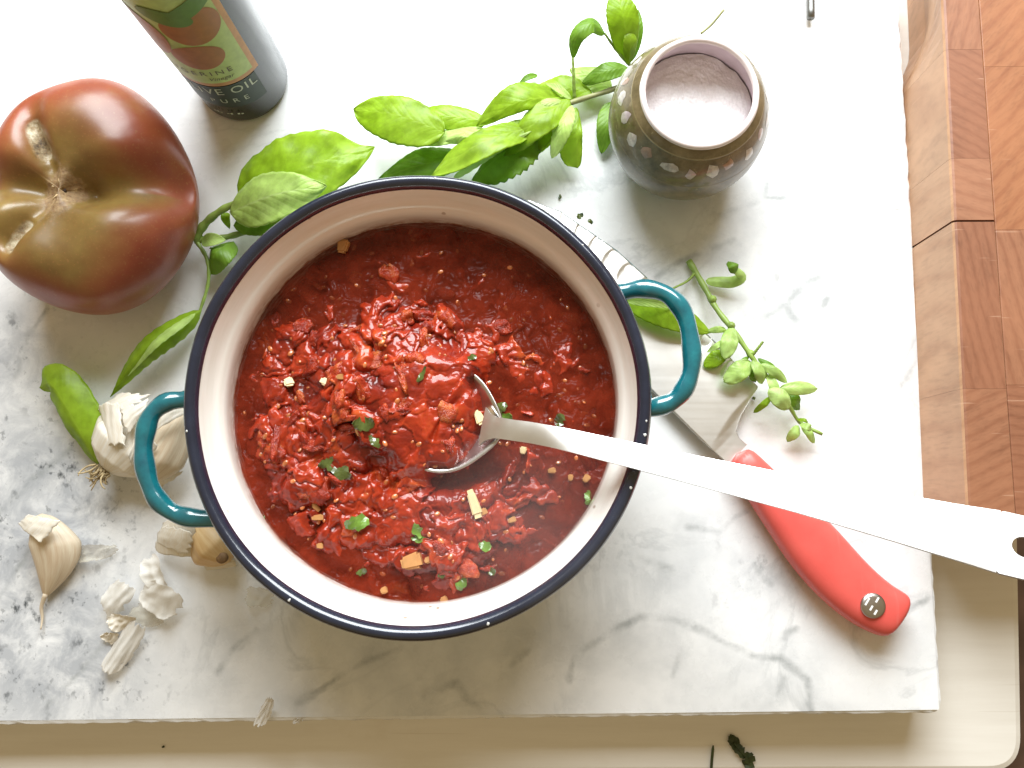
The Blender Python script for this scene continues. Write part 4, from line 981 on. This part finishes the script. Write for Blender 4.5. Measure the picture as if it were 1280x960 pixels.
def husk(name, pts, mat, parent=None, ragged=.12, nx_=26, ny_=16, crinkle=.0007, thick=.00015, base=None, rnd_c=.0, curl=.0):
    """curved papery sheet through four corner pixels (x, y, z), with a bulge as fifth value; ragged borders"""
    c = [P(*p) for p in pts[:4]]; bulge = pts[4]; V = []; uvs = []; sd = rnd.uniform(0, 99)
    for i in range(nx_):
        for j in range(ny_):
            u, v = i / (nx_ - 1), j / (ny_ - 1)
            RG = lambda q, k: ragged * (1.1 * abs(mn.noise(Vector((q, sd, k)))) + .45 * abs(mn.noise(Vector((q * 3.7, sd, k + 3))))); uu = lerp(RG(v * 2.6, 0), 1 - RG(v * 3.1, 9), u); vv = lerp(RG(u * 2.4, 4), 1 - RG(u * 3.3, 2), v)
            vv = .5 + (vv - .5) * (1 - rnd_c * (2 * uu - 1) ** 4); uu = .5 + (uu - .5) * (1 - rnd_c * (2 * vv - 1) ** 4)
            p = (c[0] * (1 - uu) + c[1] * uu) * (1 - vv) + (c[3] * (1 - uu) + c[2] * uu) * vv
            p.z += bulge * (1 - (2 * vv - 1) ** 2) * (.6 + .4 * math.sin(math.pi * uu)) + curl * abs(2 * uu - 1) ** 3 * (.4 + mn.noise(Vector((vv * 1.5, sd, 7)))) + crinkle * mn.noise(Vector((uu * 2 + sd, vv * 6, 1))) + crinkle * .3 * mn.noise(Vector((uu * 5, vv * 5, sd)))
            V.append((p.x, p.y, max(p.z, .0006))); uvs.append((v, u))
    o = mesh_obj(name, V, gridfaces(nx_, ny_), mat, parent, base=base); set_uv(o, uvs); solid(o, thick); return o
gb = thing('garlic_bulb', 'garlic bulb with brown roots and torn white husk seen through the pot handle', 'garlic', P(165, 560, 0))
ra_, rb_ = P(136, 586, .012), P(196, 512, .016); ax_ = (rb_ - ra_); L_ = ax_.length; axn = ax_.normalized(); sdv = Vector((-axn.y, axn.x, 0)).normalized(); upv = axn.cross(sdv); upv = upv if upv.z > 0 else -upv
V = []; uvs = []; nv, nu = 40, 64
for i in range(nv):
    t = i / (nv - 1); prof = interp([0, .05, .2, .45, .7, .88, 1], [.25, .45, .82, 1.0, .80, .45, .18], t) * .0175
    for k in range(nu):
        a = 2 * math.pi * k / nu; r = prof * (1 + .018 * math.sin(a * 17 + 2 * mn.noise(Vector((a, t * 2, 5)))) + .07 * abs(math.cos(2.5 * a + .4)) * math.sin(math.pi * min(1, t * 1.2)) + .03 * mn.noise(Vector((a * 2, t * 3, 0))))
        p = ra_ + ax_ * t + sdv * r * 1.05 * math.cos(a) + upv * r * .85 * math.sin(a); V.append((p.x, p.y, max(.0008, p.z))); uvs.append((k / nu * 3, t))
o = mesh_obj('bulb_husk', V, gridfaces(nv, nu, False, True), HUSK, gb); set_uv(o, uvs)
for pts in [((118, 512, .014), (150, 490, .020), (192, 492, .026), (160, 520, .030), .004), ((150, 515, .030), (188, 496, .030), (186, 512, .032), (160, 545, .033), .003), ((130, 560, .024), (122, 505, .020), (150, 500, .030), (160, 560, .032), .003),
            ((168, 590, .022), (200, 560, .028), (176, 520, .031), (160, 570, .031), .002), ((170, 600, .010), (186, 622, .006), (232, 592, .008), (224, 580, .012), .001)]:
    husk('husk_flap', pts, HUSK, gb, .2)
clove('clove', (176, 604, .014), (238, 496, .022), 56, CLOVE, gb, .75, .05, side=-1)
husk('husk_flap', ((186, 545, .030), (192, 520, .032), (236, 500, .030), (232, 518, .030), .002), HUSK, gb, .12)
for k in range(26):
    a = rnd.uniform(0, 6.28); r = .0048 * math.sqrt(rnd.random()); p0 = ra_ + sdv * r * math.cos(a) + upv * (r * math.sin(a) + .004)
    d = (-axn * 1.0 + sdv * rnd.uniform(-.9, .9) + upv * rnd.uniform(-.1, 1.1)).normalized(); l = rnd.uniform(.003, .0075)
    d2 = (d + sdv * rnd.uniform(-1.5, 1.5) + upv * rnd.uniform(-.9, .3)).normalized()
    q = spline([p0, p0 + d * l * .6, p0 + d * l * .8 + d2 * l * .5, p0 + d * l * .6 + d2 * l * 1.0], 8)
    tube('root', [Vector((v.x, v.y, max(v.z, .001))) for v in q], [.00055, .0005, .0005, .00045, .0004, .00035, .0003, .0002], ROOT, gb, 5)
g2 = thing('garlic_piece', 'amber garlic clove in torn white husk by the lower handle end', 'garlic', P(245, 680, 0))
clove('clove', (288, 702, .011), (238, 644, .013), 58, CLOVEO, g2, .75, .04)
lathe('root_scar', [(.0001, .0012), (.0022, .0011), (.0028, 0), (.0026, -.002)], P(277, 697, .0165), simple('scar_brown', (.22, .13, .06), .7, .3, 400), g2, 16)
for pts in [((186, 688, .003), (206, 646, .012), (250, 650, .020), (246, 704, .010), .005), ((192, 676, .008), (204, 654, .014), (244, 664, .022), (238, 698, .015), .003), ((256, 714, .003), (300, 708, .004), (294, 698, .007), (256, 704, .006), .001)]:
    husk('husk_flap', pts, HUSK, g2, .16, crinkle=.0005, rnd_c=.2)
g3 = thing('garlic_clove', 'single garlic clove with thin dry tail lying on the marble', 'garlic', P(65, 690, 0))
clove('clove_body', (52, 642, .011), (56, 748, .004), 60, CLOVE, g3, .62, .14, side=1, tipsharp=.9)
husk('husk_flap', ((22, 654, .010), (36, 642, .014), (78, 650, .021), (52, 680, .020), .003), HUSK, g3, .1)
tube('tail', spline([P(57, 742, .005), P(52, 758, .003), P(53, 772, .002), P(51, 787, .003)], 14), list(np.linspace(.0013, .0003, 14)), CLOVE, g3, 6)
sk = [('thin papery garlic skin scrap with a rounded end near the pot shadow', SKIN, [((132, 742, .002), (150, 724, .006), (172, 740, .006), (140, 778, .002), .005)], P(152, 750, 0)),
      ('striped papery garlic skin scrap, square and lifted', SKIN, [((176, 748, .004), (192, 724, .008), (233, 746, .006), (212, 774, .003), .004)], P(205, 750, 0)),
      ('narrow garlic skin strip leaning towards the amber clove', SKIN, [((178, 702, .003), (200, 694, .006), (214, 738, .008), (192, 740, .006), .003)], P(195, 715, 0)),
      ('long curling garlic skin strip below the other scraps', SKIN, [((130, 828, .001), (164, 776, .005), (184, 788, .005), (152, 838, .001), .004)], P(155, 808, 0)),
      ('bright white garlic skin scrap between two curling strips', HUSK, [((136, 776, .004), (142, 766, .006), (172, 772, .008), (150, 790, .004), .002)], P(152, 776, 0)),
      ('small bright white garlic skin flake beside the curling strip', HUSK, [((126, 796, .001), (134, 790, .004), (150, 792, .005), (142, 806, .001), .001)], P(137, 797, 0)),
      ('flat greyish garlic skin scrap joining the square scrap and strips', SKIN2, [((160, 768, .001), (180, 752, .003), (208, 772, .003), (190, 784, .001), .002)], P(184, 770, 0)),
      ('sheer garlic skin strip beside the single clove', SKIN2, [((102, 702, .002), (104, 682, .006), (148, 682, .002), (138, 696, .001), .003)], P(122, 690, 0)),
      ('sheer almost clear garlic skin scrap below the pot rim', SKIN2, [((308, 752, .001), (312, 732, .003), (342, 738, .002), (336, 760, .001), .001)], P(324, 745, 0)),
      ('small torn garlic skin flake at the slab front edge', SKIN, [((317, 902, .001), (336, 870, .008), (343, 874, .006), (336, 902, .001), .001)], P(332, 890, 0)),
      ('tiny garlic skin crumb on the slab front edge', SKIN, [((366, 902, .001), (370, 896, .003), (378, 897, .002), (378, 902, .001), .001)], P(372, 899, 0))]
def grow(q, k=1.28):
    cx, cy = sum(p[0] for p in q[:4]) / 4, sum(p[1] for p in q[:4]) / 4
    return tuple((cx + (p[0] - cx) * k, cy + (p[1] - cy) * k, p[2]) for p in q[:4]) + (q[4],)
for (lb, m, shs, bs) in sk: tag(husk('garlic_skin', grow(shs[0]), m, None, .16, base=bs, crinkle=.0014, thick=.00006, rnd_c=.36, curl=.006, nx_=34, ny_=24), lb, 'garlic skin', 'scraps of garlic skin')

# ------------------------------------------------------------------ small bits
WILT = simple('wilted_herb', (.035, .050, .012), .6, .4, 300)
wb = thing('wilted_herb', 'dark wilted herb scrap on the cream tray', 'herb scrap', P(928, 940, TZ))
for (px, py, l, wd, a) in [(919, 930, 22, 12, -1.0), (925, 939, 18, 10, -.9), (935, 948, 16, 10, .7), (937, 953, 18, 12, 1.1), (914, 924, 10, 7, 1.2)]: herb_bit(P(px, py, TZ + .0022), S(l, TZ), S(wd, TZ), a, WILT, wb, 'leaf_scrap')
tube('stalk', spline([P(917, 928, TZ + .002), P(927, 940, TZ + .003), P(937, 952, TZ + .002)], 8), [.0006] * 8, WILT, wb, 6)
tag(tube('herb_stalk', spline([P(889, 964, TZ + .001), P(890, 948, TZ + .0012), P(891.5, 932, TZ + .002)], 8), [.0007] * 7 + [.0004], WILT, None, 6, base=P(890, 948, TZ)), 'short dark herb stalk lying on the cream tray', 'herb scrap')
for (px, py, l, lb) in [(725, 270, 9, 'green herb crumb resting on the blade edge'), (738, 277, 7, 'smaller herb crumb beside another on the blade edge'), (700, 246, 6, 'dull herb crumb on marble between basil and knife'), (942, 498, 5, 'pale herb crumb beside the knife heel')]:
    ob = herb_bit(P(px, py, .0085 if px > 715 and px < 900 else .0012), S(l), S(l * .7), rnd.uniform(0, 3), HB, None, 'herb_crumb', base=P(px, py, 0)); tag(ob, lb, 'crumb', 'herb crumbs')
pep = tag(chip_box('pepper_speck', P(204, 933.5, TZ + .0006), .0012, .0009, .0008, .3, WILT, None), 'single dark speck on the cream tray below the slab', 'speck')
rod = tube('metal_rod', spline([P(1013.5, 23, .004), P(1013, -20, .004), P(1011, -80, .004)], 10), [.0021] * 10, m_metal('grey_rod_metal', (.25, .25, .24), .4), None, 12, base=P(1013, -20, 0)); tag(rod, 'thin grey metal rod end lying on the bright marble beyond the jar', 'rod')

# faint haze volume added over the sauce to imitate lens flare
def m_flare_haze():
    t = NT('flare_haze'); t.t.nodes.remove(t.bs); o = t.obj()
    ln = t.n('ShaderNodeVectorMath', {0: t.n('ShaderNodeVectorMath', {0: o, 1: (.060, .048, .030)}, operation='DIVIDE').outputs[0]}, operation='LENGTH').outputs['Value']
    d = t.ma('MULTIPLY', t.ramp(ln, [(.15, 1.0), (1.0, 0.0)]), t.ramp(t.noise(o, 45, 2), [(.3, .4), (.7, 1.0)]))
    pv = t.n('ShaderNodeVolumePrincipled', {'Color': (1, 1, 1), 'Density': t.ma('MULTIPLY', d, 5.0)})
    t.t.links.new(pv.outputs[0], t.out.inputs['Volume']); return t.m
bm = bmesh.new(); bmesh.ops.create_icosphere(bm, subdivisions=3, radius=1.0)
for v in bm.verts: v.co = Vector((v.co.x * .060, v.co.y * .048, v.co.z * .030))
me = bpy.data.meshes.new('flare_haze'); bm.to_mesh(me); bm.free(); me.materials.append(m_flare_haze())
haze_o = bpy.data.objects.new('flare_haze', me); COL.objects.link(haze_o); haze_o.location = P(660, 660, .075) + Vector((0, 0, 0)); tag(haze_o, kind='stuff')
